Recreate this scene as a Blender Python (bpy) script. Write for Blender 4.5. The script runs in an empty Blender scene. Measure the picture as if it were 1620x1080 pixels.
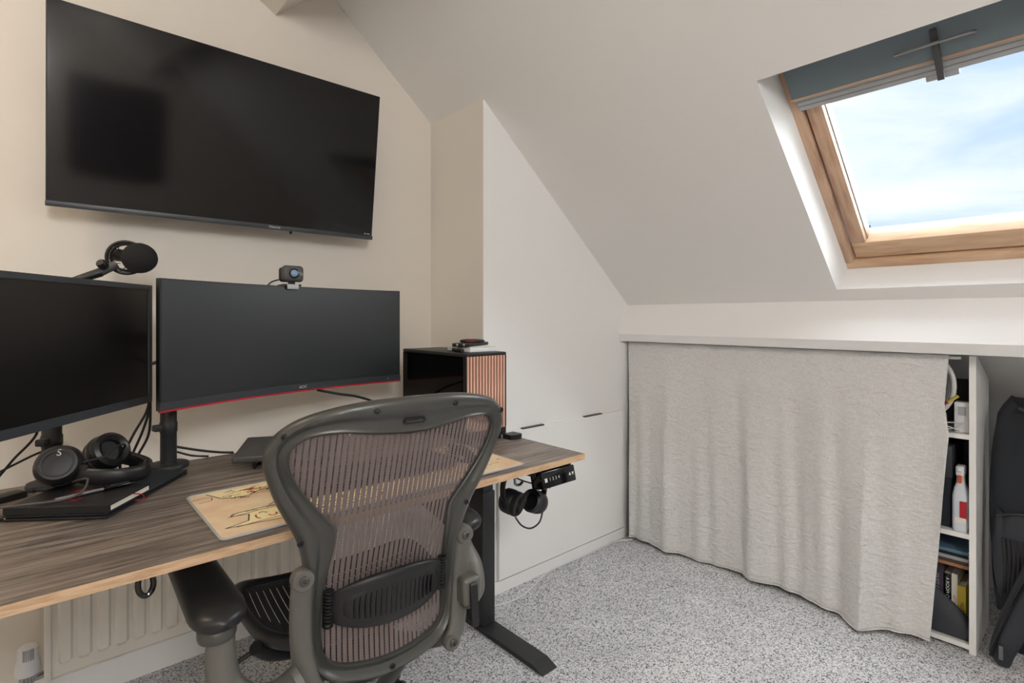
import bpy, bmesh, math, random
from mathutils import Vector, Matrix
random.seed(7)
PI = math.pi
SC = bpy.context.scene
COL = SC.collection

# ------------------------------------------------------------------ camera
cam_d = bpy.data.cameras.new('camera')
cam_d.sensor_width = 36.0
cam_d.sensor_fit = 'HORIZONTAL'
cam_d.lens = 36.0 * 839.0 / 1620.0
cam_d.shift_y = -38.0 / 1620.0
cam_d.clip_start = 0.02
cam = bpy.data.objects.new('camera', cam_d)
COL.objects.link(cam)
cam.location = (0, 0, 1.13)
cam.rotation_euler = (PI / 2, 0, -math.radians(41.811))
SC.camera = cam

# ------------------------------------------------------------------ view
SC.view_settings.view_transform = 'Standard'
SC.view_settings.look = 'None'
SC.view_settings.gamma = 1.0
SC.view_settings.use_curve_mapping = False
SC.view_settings.exposure = 0.36


def lin(r, g, b):
    def f(c):
        c /= 255.0
        return c / 12.92 if c <= 0.04045 else ((c + 0.055) / 1.055) ** 2.4
    return (f(r), f(g), f(b), 1.0)


# ------------------------------------------------------------------ sky
world = bpy.data.worlds.new('sky')
SC.world = world
world.use_nodes = True
wn, wl = world.node_tree.nodes, world.node_tree.links
wn.clear()
w_out = wn.new('ShaderNodeOutputWorld')
w_bg = wn.new('ShaderNodeBackground')
w_tc = wn.new('ShaderNodeTexCoord')
w_map = wn.new('ShaderNodeMapping')
w_map.inputs['Scale'].default_value = (2.2, 1.1, 4.0)
w_map.inputs['Rotation'].default_value = (0.25, 0.2, 0.5)
w_noise = wn.new('ShaderNodeTexNoise')
w_noise.inputs['Scale'].default_value = 1.9
w_noise.inputs['Detail'].default_value = 7
w_noise.inputs['Roughness'].default_value = 0.55
w_noise.inputs['Distortion'].default_value = 0.5
w_ramp = wn.new('ShaderNodeValToRGB')
w_ramp.color_ramp.elements[0].position = 0.36
w_ramp.color_ramp.elements[1].position = 0.62
w_mix = wn.new('ShaderNodeMix')
w_mix.data_type = 'RGBA'
w_mix.inputs['A'].default_value = lin(186, 208, 232)
w_mix.inputs['B'].default_value = lin(234, 239, 244)
wl.new(w_tc.outputs['Generated'], w_map.inputs['Vector'])
wl.new(w_map.outputs['Vector'], w_noise.inputs['Vector'])
wl.new(w_noise.outputs['Fac'], w_ramp.inputs['Fac'])
wl.new(w_ramp.outputs['Color'], w_mix.inputs['Factor'])
wl.new(w_mix.outputs['Result'], w_bg.inputs['Color'])
wl.new(w_bg.outputs['Background'], w_out.inputs['Surface'])
w_bg.inputs['Strength'].default_value = 1.05
sun_d = bpy.data.lights.new('hazy_sun', 'SUN')       # sun behind bright thin cloud, enters by the roof window
sun_d.energy = 15.0
sun_d.angle = math.radians(95)
sun_d.color = (.93, .97, 1.0)
sun = bpy.data.objects.new('hazy_sun', sun_d)
COL.objects.link(sun)
sun.rotation_euler = Vector((.62, -.30, .72)).to_track_quat('Z', 'Y').to_euler()

FILL_W = 600.0             # added globe fill light, watts
FILL_C = (.985, .99, 1.0)
WARM_FILL_W = 8.0             # added warm fill over the gable end

# ------------------------------------------------------------------ materials
MATS = {}


def mat(name, col, rough=0.5, metal=0.0, bump=None, var=None, spec=0.5, coat=0.0, trans=0.0):
    """bump=(scale,strength,distance)  var=(scale,colour2,lo,hi,stretch)"""
    m = bpy.data.materials.new(name)
    m.use_nodes = True
    n, l = m.node_tree.nodes, m.node_tree.links
    p = n['Principled BSDF']
    p.inputs['Base Color'].default_value = col
    p.inputs['Roughness'].default_value = rough
    p.inputs['Metallic'].default_value = metal
    p.inputs['Specular IOR Level'].default_value = spec
    p.inputs['Coat Weight'].default_value = coat
    p.inputs['Transmission Weight'].default_value = trans
    if bump or var:
        tc = n.new('ShaderNodeTexCoord')
    if var:
        nz = n.new('ShaderNodeTexNoise')
        nz.inputs['Scale'].default_value = var[0]
        nz.inputs['Detail'].default_value = 6
        rp = n.new('ShaderNodeValToRGB')
        rp.color_ramp.elements[0].position = var[2]
        rp.color_ramp.elements[1].position = var[3]
        rp.color_ramp.elements[0].color = col
        rp.color_ramp.elements[1].color = var[1]
        mp = n.new('ShaderNodeMapping')
        mp.inputs['Scale'].default_value = var[4] if len(var) > 4 else (1, 1, 1)
        l.new(tc.outputs['Object'], mp.inputs['Vector'])
        l.new(mp.outputs['Vector'], nz.inputs['Vector'])
        l.new(nz.outputs['Fac'], rp.inputs['Fac'])
        l.new(rp.outputs['Color'], p.inputs['Base Color'])
    if bump:
        bz = n.new('ShaderNodeTexNoise')
        bz.inputs['Scale'].default_value = bump[0]
        bz.inputs['Detail'].default_value = 4
        bp = n.new('ShaderNodeBump')
        bp.inputs['Strength'].default_value = bump[1]
        bp.inputs['Distance'].default_value = bump[2]
        l.new(tc.outputs['Object'], bz.inputs['Vector'])
        l.new(bz.outputs['Fac'], bp.inputs['Height'])
        l.new(bp.outputs['Normal'], p.inputs['Normal'])
    MATS[name] = m
    return m


M_wall = mat('wall_paint', lin(228, 221, 211), 0.85, bump=(140, 0.08, 0.002))
M_ceil = mat('ceiling_paint', lin(236, 234, 231), 0.85, bump=(140, 0.06, 0.002))
M_white = mat('white_satin_paint', lin(241, 240, 238), 0.45, bump=(60, 0.03, 0.001))
M_panel = mat('white_panel', lin(241, 240, 237), 0.4)
M_reveal = mat('reveal_paint', lin(238, 238, 237), 0.6)
M_black = mat('black_plastic', lin(24, 24, 26), 0.42, bump=(900, 0.05, 0.0005))
M_blackm = mat('black_powder_coat', lin(40, 41, 43), 0.5, bump=(1400, 0.1, 0.0004))
M_blackg = mat('black_gloss', lin(12, 12, 14), 0.12)
M_screen = mat('screen_black', lin(39, 43, 45), 0.33)
M_screen2 = mat('screen_black_deep', lin(14, 14, 15), 0.30)
M_tv = mat('tv_glass', lin(16, 16, 17), 0.09, spec=0.36)
M_bezel = mat('bezel_plastic', lin(54, 58, 64), 0.38)
M_red = mat('red_plastic', lin(176, 22, 38), 0.35)
M_grey = mat('grey_plastic', lin(70, 70, 72), 0.5)
M_lgrey = mat('light_grey_plastic', lin(172, 174, 176), 0.45)
M_rad = mat('radiator_enamel', lin(238, 233, 222), 0.35)
M_chrome = mat('chrome', lin(210, 212, 214), 0.12, metal=1.0)
M_steel = mat('steel', lin(150, 152, 154), 0.3, metal=1.0)
M_graph = mat('graphite_frame', lin(80, 80, 77), 0.31, metal=0.35, bump=(700, 0.35, 0.0006))
M_graph2 = mat('graphite_cast', lin(104, 102, 97), 0.45, metal=0.3, bump=(650, 0.5, 0.0007))
M_mesh = mat('pellicle', lin(112, 100, 98), 0.7, bump=(1200, 0.5, 0.001))
M_seat = mat('seat_weave', lin(26, 26, 28), 0.7, bump=(900, 0.4, 0.001))
M_foam = mat('foam', lin(20, 20, 22), 0.9, bump=(600, 0.5, 0.002))
M_pad = mat('arm_pad_vinyl', lin(27, 28, 30), 0.38, bump=(500, 0.1, 0.0005))
M_paper = mat('paper', lin(232, 228, 216), 0.7)
M_whitep = mat('white_plastic', lin(228, 229, 230), 0.35)
M_ink = mat('ink', lin(78, 66, 60), 0.8)
M_inkred = mat('red_ink', lin(170, 52, 50), 0.8)
M_inkcream = mat('cream_ink', lin(240, 222, 170), 0.85)
M_logo = mat('logo_print', lin(200, 202, 205), 0.5)
M_slat = mat('walnut_slat', lin(228, 180, 158), 0.5, var=(14, lin(205, 152, 130), 0.35, 0.7, (6, 6, 0.6)))
M_pine = mat('varnished_pine', lin(216, 184, 152), 0.4, var=(5, lin(190, 148, 116), 0.42, 0.72, (9, 1.2, 9)))
M_pine2 = mat('varnished_pine_side', lin(206, 172, 144), 0.4, var=(5, lin(172, 134, 110), 0.42, 0.72, (1.5, 12, 1.5)))
M_oak = mat('oak_edge', lin(212, 180, 146), 0.55, var=(22, lin(178, 142, 108), 0.35, 0.75, (1.0, 8, 9)))
M_dark = mat('dark_fabric', lin(34, 38, 44), 0.85, bump=(500, 0.5, 0.002))
M_dark2 = mat('dark_fabric_sheen', lin(46, 50, 57), 0.6, bump=(500, 0.4, 0.002))
M_navy = mat('navy_card', lin(30, 36, 52), 0.6)
M_orange = mat('orange_plastic', lin(214, 84, 40), 0.4)
M_yellow = mat('yellow_card', lin(206, 182, 62), 0.6)
M_tan = mat('tan_card', lin(168, 118, 82), 0.6)
M_plum = mat('plum_card', lin(70, 58, 72), 0.6)
M_blue = mat('blue_card', lin(96, 128, 150), 0.6)
M_bot = mat('bottle_plastic', lin(214, 220, 228), 0.35)
M_alu = mat('aluminium', lin(176, 180, 184), 0.32, metal=1.0)
M_eaves = mat('eaves_board', lin(228, 229, 229), 0.8)
M_cable = mat('cable_rubber', lin(20, 20, 21), 0.5)
M_cablew = mat('cable_white', lin(222, 222, 220), 0.45)
M_lens = mat('lens_glass', lin(120, 150, 180), 0.08, spec=0.8)
M_blind = mat('blind_fabric', lin(112, 124, 132), 0.8)
M_leaf = mat('leaf', lin(96, 118, 62), 0.6)


def glass_mat(name, tint, rough=0.0, ior=1.45):
    m = bpy.data.materials.new(name)
    m.use_nodes = True
    n, l = m.node_tree.nodes, m.node_tree.links
    n.clear()
    o = n.new('ShaderNodeOutputMaterial')
    t = n.new('ShaderNodeBsdfTransparent')
    g = n.new('ShaderNodeBsdfGlossy')
    f = n.new('ShaderNodeFresnel')
    mx = n.new('ShaderNodeMixShader')
    f.inputs['IOR'].default_value = ior
    t.inputs['Color'].default_value = tint
    g.inputs['Roughness'].default_value = rough
    l.new(f.outputs['Fac'], mx.inputs['Fac'])
    l.new(t.outputs['BSDF'], mx.inputs[1])
    l.new(g.outputs['BSDF'], mx.inputs[2])
    l.new(mx.outputs['Shader'], o.inputs['Surface'])
    return m


M_glass = glass_mat('window_glass', (0.97, 0.98, 0.98, 1), 0.0, 1.12)
M_smoke = glass_mat('smoked_glass', (0.16, 0.17, 0.19, 1), 0.02)


def emit_mat(name, col, s):
    m = bpy.data.materials.new(name)
    m.use_nodes = True
    p = m.node_tree.nodes['Principled BSDF']
    p.inputs['Base Color'].default_value = col
    p.inputs['Emission Color'].default_value = col
    p.inputs['Emission Strength'].default_value = s
    return m


M_fill = emit_mat('fill_glow', (1, 0.97, 0.92, 1), 4.0)  # glow for the two added fill fixtures


def carpet_mat():
    m = bpy.data.materials.new('carpet_pile')
    m.use_nodes = True
    n, l = m.node_tree.nodes, m.node_tree.links
    p = n['Principled BSDF']
    p.inputs['Roughness'].default_value = 0.95
    p.inputs['Specular IOR Level'].default_value = 0.1
    tc = n.new('ShaderNodeTexCoord')
    nz = n.new('ShaderNodeTexVoronoi')
    nz.inputs['Scale'].default_value = 260
    sep = n.new('ShaderNodeSeparateColor')
    l.new(nz.outputs['Color'], sep.inputs['Color'])
    rp = n.new('ShaderNodeValToRGB')
    e = rp.color_ramp.elements
    e[0].position = 0.02
    e[0].color = lin(98, 98, 104)
    e[1].position = 0.75
    e[1].color = lin(240, 239, 239)
    mid = e.new(0.28)
    mid.color = lin(190, 189, 192)
    nb = n.new('ShaderNodeTexNoise')
    nb.inputs['Scale'].default_value = 6
    nb.inputs['Detail'].default_value = 4
    rb = n.new('ShaderNodeValToRGB')
    rb.color_ramp.elements[0].position = 0.3
    rb.color_ramp.elements[0].color = (0.86, 0.86, 0.87, 1)
    rb.color_ramp.elements[1].position = 0.7
    rb.color_ramp.elements[1].color = (1, 1, 1, 1)
    mx = n.new('ShaderNodeMix')
    mx.data_type = 'RGBA'
    mx.blend_type = 'MULTIPLY'
    mx.inputs['Factor'].default_value = 1.0
    bp = n.new('ShaderNodeBump')
    bp.inputs['Strength'].default_value = 0.8
    bp.inputs['Distance'].default_value = 0.006
    l.new(tc.outputs['Object'], nz.inputs['Vector'])
    l.new(tc.outputs['Object'], nb.inputs['Vector'])
    l.new(sep.outputs['Red'], rp.inputs['Fac'])
    l.new(nb.outputs['Fac'], rb.inputs['Fac'])
    l.new(rp.outputs['Color'], mx.inputs['A'])
    l.new(rb.outputs['Color'], mx.inputs['B'])
    l.new(mx.outputs['Result'], p.inputs['Base Color'])
    l.new(sep.outputs['Green'], bp.inputs['Height'])
    l.new(bp.outputs['Normal'], p.inputs['Normal'])
    return m


M_carpet = carpet_mat()


def desk_mat():
    m = bpy.data.materials.new('grey_oak_laminate')
    m.use_nodes = True
    n, l = m.node_tree.nodes, m.node_tree.links
    p = n['Principled BSDF']
    p.inputs['Roughness'].default_value = 0.42
    tc = n.new('ShaderNodeTexCoord')
    mp = n.new('ShaderNodeMapping')
    mp.inputs['Scale'].default_value = (1.5, 22, 22)
    nz = n.new('ShaderNodeTexNoise')
    nz.inputs['Scale'].default_value = 2.6
    nz.inputs['Detail'].default_value = 8
    nz.inputs['Roughness'].default_value = 0.70
    nz.inputs['Distortion'].default_value = 0.35
    rp = n.new('ShaderNodeValToRGB')
    e = rp.color_ramp.elements
    e[0].position = 0.36
    e[0].color = lin(78, 69, 64)
    e[1].position = 0.66
    e[1].color = lin(166, 154, 143)
    q = e.new(0.5)
    q.color = lin(127, 115, 106)
    mp2 = n.new('ShaderNodeMapping')
    mp2.inputs['Scale'].default_value = (8, 170, 170)
    n2 = n.new('ShaderNodeTexNoise')
    n2.inputs['Scale'].default_value = 2.0
    n2.inputs['Detail'].default_value = 5
    r2 = n.new('ShaderNodeValToRGB')
    r2.color_ramp.elements[0].position = 0.38
    r2.color_ramp.elements[0].color = (0.62, 0.6, 0.58, 1)
    r2.color_ramp.elements[1].position = 0.52
    r2.color_ramp.elements[1].color = (1, 1, 1, 1)
    mx = n.new('ShaderNodeMix')
    mx.data_type = 'RGBA'
    mx.blend_type = 'MULTIPLY'
    mx.inputs['Factor'].default_value = 0.8
    bp = n.new('ShaderNodeBump')
    bp.inputs['Strength'].default_value = 0.15
    bp.inputs['Distance'].default_value = 0.001
    l.new(tc.outputs['Object'], mp.inputs['Vector'])
    l.new(tc.outputs['Object'], mp2.inputs['Vector'])
    l.new(mp.outputs['Vector'], nz.inputs['Vector'])
    l.new(mp2.outputs['Vector'], n2.inputs['Vector'])
    l.new(nz.outputs['Fac'], rp.inputs['Fac'])
    l.new(n2.outputs['Fac'], r2.inputs['Fac'])
    l.new(rp.outputs['Color'], mx.inputs['A'])
    l.new(r2.outputs['Color'], mx.inputs['B'])
    l.new(mx.outputs['Result'], p.inputs['Base Color'])
    l.new(n2.outputs['Fac'], bp.inputs['Height'])
    l.new(bp.outputs['Normal'], p.inputs['Normal'])
    return m


M_desk = desk_mat()


def linen_mat():
    m = bpy.data.materials.new('linen')
    m.use_nodes = True
    n, l = m.node_tree.nodes, m.node_tree.links
    p = n['Principled BSDF']
    p.inputs['Roughness'].default_value = 0.85
    p.inputs['Specular IOR Level'].default_value = 0.25
    p.inputs['Sheen Weight'].default_value = 0.3
    tc = n.new('ShaderNodeTexCoord')
    # crossing thread slubs: two stretched noises
    cols = []
    for sc in ((60, 60, 900), (60, 900, 60)):
        mp = n.new('ShaderNodeMapping')
        mp.inputs['Scale'].default_value = sc
        nz = n.new('ShaderNodeTexNoise')
        nz.inputs['Scale'].default_value = 1.0
        nz.inputs['Detail'].default_value = 3
        l.new(tc.outputs['Object'], mp.inputs['Vector'])
        l.new(mp.outputs['Vector'], nz.inputs['Vector'])
        cols.append(nz)
    ad = n.new('ShaderNodeMath')
    ad.operation = 'ADD'
    l.new(cols[0].outputs['Fac'], ad.inputs[0])
    l.new(cols[1].outputs['Fac'], ad.inputs[1])
    mr = n.new('ShaderNodeMapRange')
    mr.inputs['From Min'].default_value = 0.72
    mr.inputs['From Max'].default_value = 1.28
    l.new(ad.outputs['Value'], mr.inputs['Value'])
    rp = n.new('ShaderNodeValToRGB')
    rp.color_ramp.elements[0].color = lin(203, 202, 199)
    rp.color_ramp.elements[1].color = lin(232, 231, 229)
    l.new(mr.outputs['Result'], rp.inputs['Fac'])
    l.new(rp.outputs['Color'], p.inputs['Base Color'])
    # crinkles
    mp = n.new('ShaderNodeMapping')
    mp.inputs['Scale'].default_value = (18, 22, 44)
    mp.inputs['Rotation'].default_value = (0.45, 0, 0)
    c = n.new('ShaderNodeTexNoise')
    c.inputs['Scale'].default_value = 1.0
    c.inputs['Detail'].default_value = 5
    c.inputs['Distortion'].default_value = 0.9
    b1 = n.new('ShaderNodeBump')
    b1.inputs['Strength'].default_value = 0.8
    b1.inputs['Distance'].default_value = 0.012
    b2 = n.new('ShaderNodeBump')
    b2.inputs['Strength'].default_value = 0.25
    b2.inputs['Distance'].default_value = 0.001
    l.new(tc.outputs['Object'], mp.inputs['Vector'])
    l.new(mp.outputs['Vector'], c.inputs['Vector'])
    l.new(c.outputs['Fac'], b1.inputs['Height'])
    l.new(ad.outputs['Value'], b2.inputs['Height'])
    l.new(b1.outputs['Normal'], b2.inputs['Normal'])
    l.new(b2.outputs['Normal'], p.inputs['Normal'])
    return m


M_linen = linen_mat()


def map_mat():
    m = bpy.data.materials.new('parchment_print')
    m.use_nodes = True
    n, l = m.node_tree.nodes, m.node_tree.links
    p = n['Principled BSDF']
    p.inputs['Roughness'].default_value = 0.85
    tc = n.new('ShaderNodeTexCoord')
    nz = n.new('ShaderNodeTexNoise')
    nz.inputs['Scale'].default_value = 9
    nz.inputs['Detail'].default_value = 6
    rp = n.new('ShaderNodeValToRGB')
    e = rp.color_ramp.elements
    e[0].position = 0.33
    e[0].color = lin(216, 178, 146)
    e[1].position = 0.68
    e[1].color = lin(230, 212, 174)
    q = e.new(0.5)
    q.color = lin(224, 196, 160)
    l.new(tc.outputs['Object'], nz.inputs['Vector'])
    l.new(nz.outputs['Fac'], rp.inputs['Fac'])
    l.new(rp.outputs['Color'], p.inputs['Base Color'])
    return m


M_map = map_mat()


# ------------------------------------------------------------------ mesh helpers
class B:
    def __init__(s, T=None):
        s.v, s.f, s.T = [], [], T

    def add(s, vs, fs, T=None):
        o = len(s.v)
        for p in vs:
            p = Vector(p)
            if T is not None:
                p = T @ p
            if s.T is not None:
                p = s.T @ p
            s.v.append(p)
        for q in fs:
            s.f.append([o + i for i in q])
        return s

    def box(s, lo, hi, T=None):
        x0, y0, z0 = lo
        x1, y1, z1 = hi
        return s.add([(x0, y0, z0), (x1, y0, z0), (x1, y1, z0), (x0, y1, z0), (x0, y0, z1), (x1, y0, z1), (x1, y1, z1), (x0, y1, z1)],
                     [(0, 3, 2, 1), (4, 5, 6, 7), (0, 1, 5, 4), (1, 2, 6, 5), (2, 3, 7, 6), (3, 0, 4, 7)], T)

    def rbox(s, lo, hi, r, seg=3, T=None):
        bm = bmesh.new()
        bmesh.ops.create_cube(bm, size=1)
        for v in bm.verts:
            v.co = Vector([lo[i] + (v.co[i] + .5) * (hi[i] - lo[i]) for i in range(3)])
        bmesh.ops.bevel(bm, geom=list(bm.edges), offset=r, segments=seg, affect='EDGES', profile=0.5, clamp_overlap=True)
        bm.verts.index_update()
        s.add([v.co.copy() for v in bm.verts], [[v.index for v in f.verts] for f in bm.faces], T)
        bm.free()
        return s

    def vbox(s, lo, hi, r, seg=5, T=None):
        """box with only its vertical corners rounded"""
        x0, y0, z0 = lo
        x1, y1, z1 = hi
        poly = []
        for cx, cy, a0 in ((x1 - r, y1 - r, 0), (x0 + r, y1 - r, 90), (x0 + r, y0 + r, 180), (x1 - r, y0 + r, 270)):
            for k in range(seg + 1):
                a = math.radians(a0 + 90 * k / seg)
                poly.append((cx + r * math.cos(a), cy + r * math.sin(a)))
        return s.prism(poly, z0, z1, 'z', T)

    def prism(s, poly, a, b, axis='y', T=None):
        def P(u, w, h):
            if axis == 'y':
                return (u, h, w)
            if axis == 'x':
                return (h, u, w)
            return (u, w, h)
        n = len(poly)
        vs = [P(u, w, a) for u, w in poly] + [P(u, w, b) for u, w in poly]
        fs = [list(range(n))[::-1], list(range(n, 2 * n))]
        for i in range(n):
            j = (i + 1) % n
            fs.append([i, j, n + j, n + i])
        return s.add(vs, fs, T)

    def loft(s, rings, closed=True, caps=True, loop=False, T=None):
        n = len(rings[0])
        vs = [p for r in rings for p in r]
        fs = []
        R = len(rings)
        for k in range(R if loop else R - 1):
            k2 = (k + 1) % R
            for i in range(n if closed else n - 1):
                j = (i + 1) % n
                fs.append([k * n + i, k * n + j, k2 * n + j, k2 * n + i])
        if caps and not loop:
            fs.append(list(range(n))[::-1])
            fs.append([(R - 1) * n + i for i in range(n)])
        return s.add(vs, fs, T)

    def tube(s, path, r, n=10, loop=False, T=None, sq=1.0, up=None):
        path = [Vector(p) for p in path]
        N = len(path)
        rr = r if callable(r) else (lambda t: r)
        tang = []
        for i in range(N):
            a = path[(i - 1) % N] if (loop or i > 0) else path[i]
            b = path[(i + 1) % N] if (loop or i < N - 1) else path[i]
            tang.append((b - a).normalized())
        u = Vector(up) if up else (Vector((0, 0, 1)) if abs(tang[0].z) < .9 else Vector((1, 0, 0)))
        rings = []
        for i in range(N):
            t = tang[i]
            if up:
                u = Vector(up)
            u = (u - t * u.dot(t)).normalized()
            w = t.cross(u)
            q = rr(i / max(1, N - 1))
            rings.append([path[i] + (u * math.cos(2 * PI * k / n) * q + w * math.sin(2 * PI * k / n) * q * sq) for k in range(n)])
        return s.loft(rings, True, True, loop, T)

    def lathe(s, prof, n=24, T=None, caps=True):
        rings = [[(r * math.cos(2 * PI * k / n), r * math.sin(2 * PI * k / n), z) for k in range(n)] for r, z in prof]
        return s.loft(rings, True, caps, False, T)

    def build(s, name, m, parent=None, smooth=35, kind=None, loc=None):
        me = bpy.data.meshes.new(name)
        me.from_pydata([tuple(p) for p in s.v], [], s.f)
        me.update()
        bm = bmesh.new()
        bm.from_mesh(me)
        bmesh.ops.recalc_face_normals(bm, faces=bm.faces)
        bm.to_mesh(me)
        bm.free()
        if smooth:
            me.shade_smooth()
            me.set_sharp_from_angle(angle=math.radians(smooth))
        me.materials.append(m)
        o = bpy.data.objects.new(name, me)
        COL.objects.link(o)
        if parent:
            o.parent = parent
        if kind:
            o['kind'] = kind
        if loc:
            o.location = loc
        return o


def tag(o, label, cat, group=None):
    o['label'] = label
    o['category'] = cat
    if group:
        o['group'] = group
    return o


def thing(name, label, cat, loc=(0, 0, 0), rz=0.0, group=None, rx=0.0):
    o = bpy.data.objects.new(name, None)
    o.empty_display_size = 0.05
    COL.objects.link(o)
    o.location = loc
    o.rotation_euler = (rx, 0, rz)
    return tag(o, label, cat, group)


def struct(o, label=None):
    o['kind'] = 'structure'
    if label:
        o['label'] = label
    return o


def sroot(name, label=None, loc=(0, 0, 0)):
    o = bpy.data.objects.new(name, None)
    COL.objects.link(o)
    o.location = loc
    return struct(o, label)


def share(o, name=None, parent=None, loc=None, rot=None):
    c = o.copy()
    COL.objects.link(c)
    c.parent = parent if parent is not None else o.parent
    if loc is not None:
        c.location = loc
    if rot is not None:
        c.rotation_euler = rot
    return c


def spline(pts, sub=6, loop=False):
    P = [Vector(p) for p in pts]
    n = len(P)
    out = []
    for i in range(n if loop else n - 1):
        if loop:
            a, b, c, d = P[(i - 1) % n], P[i], P[(i + 1) % n], P[(i + 2) % n]
        else:
            a = P[i - 1] if i > 0 else P[i] * 2 - P[i + 1]
            b, c = P[i], P[i + 1]
            d = P[i + 2] if i + 2 < n else P[i + 1] * 2 - P[i]
        for k in range(sub):
            t = k / sub
            out.append(.5 * ((2 * b) + (c - a) * t + (2 * a - 5 * b + 4 * c - d) * t * t + (3 * b - a - 3 * c + d) * t ** 3))
    if not loop:
        out.append(P[-1])
    return out


def text(name, s, size, m, parent, T, ext=0.0003):
    cu = bpy.data.curves.new(name, 'FONT')
    cu.body = s
    cu.size = size
    cu.extrude = ext
    cu.align_x = 'CENTER'
    cu.align_y = 'CENTER'
    cu.resolution_u = 3
    tmp = bpy.data.objects.new(name + '_tmp', cu)
    COL.objects.link(tmp)
    bpy.context.view_layer.update()
    me = bpy.data.meshes.new_from_object(tmp.evaluated_get(bpy.context.evaluated_depsgraph_get()))
    bpy.data.objects.remove(tmp)
    me.transform(T)
    me.materials.clear()
    me.materials.append(m)
    o = bpy.data.objects.new(name, me)
    COL.objects.link(o)
    o.parent = parent
    return o


def Rx(a): return Matrix.Rotation(a, 4, 'X')
def Ry(a): return Matrix.Rotation(a, 4, 'Y')
def Rz(a): return Matrix.Rotation(a, 4, 'Z')
def Tr(x, y, z): return Matrix.Translation((x, y, z))


FACE_Y = Rx(PI / 2)           # text lying in XY turned to face -Y

# ================================================================== the room
GY = 2.042            # gable wall
BX, BY = 1.3345, 1.663  # boxing: side at x, front at y
PX, PZ = 2.298, 1.193   # foot of the sloping ceiling
PITCH = math.atan(0.8435)
CS, SN = math.cos(PITCH), math.sin(PITCH)
ZC = 2.52             # flat ceiling
XT = PX - (ZC - PZ) / 0.8435
XL, YR = -1.75, -1.95  # left and rear walls

struct(B().add([(XL, YR, 0), (3.1, YR, 0), (3.1, 2.2, 0), (XL, 2.2, 0)], [(0, 1, 2, 3)]).build('floor', M_carpet, smooth=0),
       'grey speckled carpet')
# gable wall, a slab
struct(B().prism([(XL - .1, 0), (BX + .05, 0), (BX + .05, PZ + (PX - BX - .05) * .8435 + .02), (XT, ZC + .02), (XL - .1, ZC + .02)], GY, GY + .1, 'y')
       .build('wall_gable', M_wall, smooth=0))
# boxed-in projection beside the desk
struct(B().prism([(BX, 0), (3.0, 0), (3.0, PZ + (PX - 3.0) * .8435 + .02), (BX, PZ + (PX - BX) * .8435 + .02)], BY, GY + .05, 'y')
       .build('wall_boxing', M_white, smooth=0))

struct(B().prism([(BY + .0005, 0), (GY, 0), (GY, PZ + (PX - BX) * .8435 + .01), (BY + .0005, PZ + (PX - BX) * .8435 + .01)], BX - .003, BX, 'x')
       .build('wall_boxing_side', M_wall, smooth=0))


def SP(s, y, off=0.0):
    """point on the roof slope: s up the slope, y along it, off outwards"""
    return Vector((PX - CS * s + SN * off, y, PZ + SN * s + CS * off))


S0, S1, WY0, WY1 = 0.066, 0.968, -0.105, 0.675
SMAX = (ZC - PZ) / SN
ys = [YR, WY0, WY1, 2.12]
ss = [0.0, S0, S1, SMAX]
b = B()
for i in range(3):
    for j in range(3):
        if i == 1 and j == 1:
            continue
        b.add([SP(ss[i], ys[j]), SP(ss[i], ys[j + 1]), SP(ss[i + 1], ys[j + 1]), SP(ss[i + 1], ys[j])], [(0, 1, 2, 3)])
struct(b.build('ceiling_slope', M_ceil, smooth=0))
b = B()
D = 0.13
cs = [(S0, WY0), (S0, WY1), (S1, WY1), (S1, WY0)]
for k in range(4):
    a, c = cs[k], cs[(k + 1) % 4]
    g = lambda p: (p[0], p[1] + (-.022 if p[1] > .3 else .022))
    a2, c2 = g(a), g(c)
    b.add([SP(a[0], a[1]), SP(c[0], c[1]), SP(c2[0], c2[1], D), SP(a2[0], a2[1], D)], [(0, 1, 2, 3)])
struct(b.build('trim_1', M_reveal, smooth=0), 'white plaster reveal around the roof window')
struct(B().add([(XL, YR, ZC), (XT, YR, ZC), (XT, 2.12, ZC), (XL, 2.12, ZC)], [(0, 1, 2, 3)]).build('ceiling', M_ceil, smooth=0))
# boxed purlin, set corner-down
struct(B().prism([(.655, 2.246), (.655 + .25, 2.246 + .2225), (.655 + .25, ZC + .02), (.40, ZC + .02), (.40, 2.246 + .15)], -1.9, GY + .02, 'y')
       .build('trim_2', M_wall, smooth=0), 'boxed purlin under the ceiling')
# knee panel with ledge board
struct(B().prism([(2.2975, 1.1945), (2.216, 1.046), (2.236, 1.009), (2.34, 1.009), (2.34, 1.27), (2.306, 1.225)], YR, BY + .01, 'y')
       .build('wall_knee', M_white, smooth=0), 'sloping white boxed ledge under the roof')
# eaves behind the curtain
struct(B().add([SP(.0, YR, .01), SP(.0, 2.1, .01), SP(-1.25, 2.1, .01), SP(-1.25, YR, .01)], [(0, 1, 2, 3)]).build('ceiling_eaves', M_eaves, smooth=0))
struct(B().box((2.98, YR, 0), (3.06, 2.1, .7)).build('wall_eaves', M_eaves, smooth=0))
# rear and left walls
struct(B().box((XL - .1, YR - .1, 0), (3.1, YR, 2.7)).build('wall_rear', M_wall, smooth=0))
struct(B().box((XL - .12, YR, 0), (XL, GY, ZC)).build('wall_left', M_wall, smooth=0))
# skirting
struct(B().prism([(GY - .018, 0), (GY - .018, .085), (GY - .010, .10), (GY, .10), (GY, 0)], XL, BX, 'x').build('baseboard_gable', M_white, smooth=0))

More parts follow.
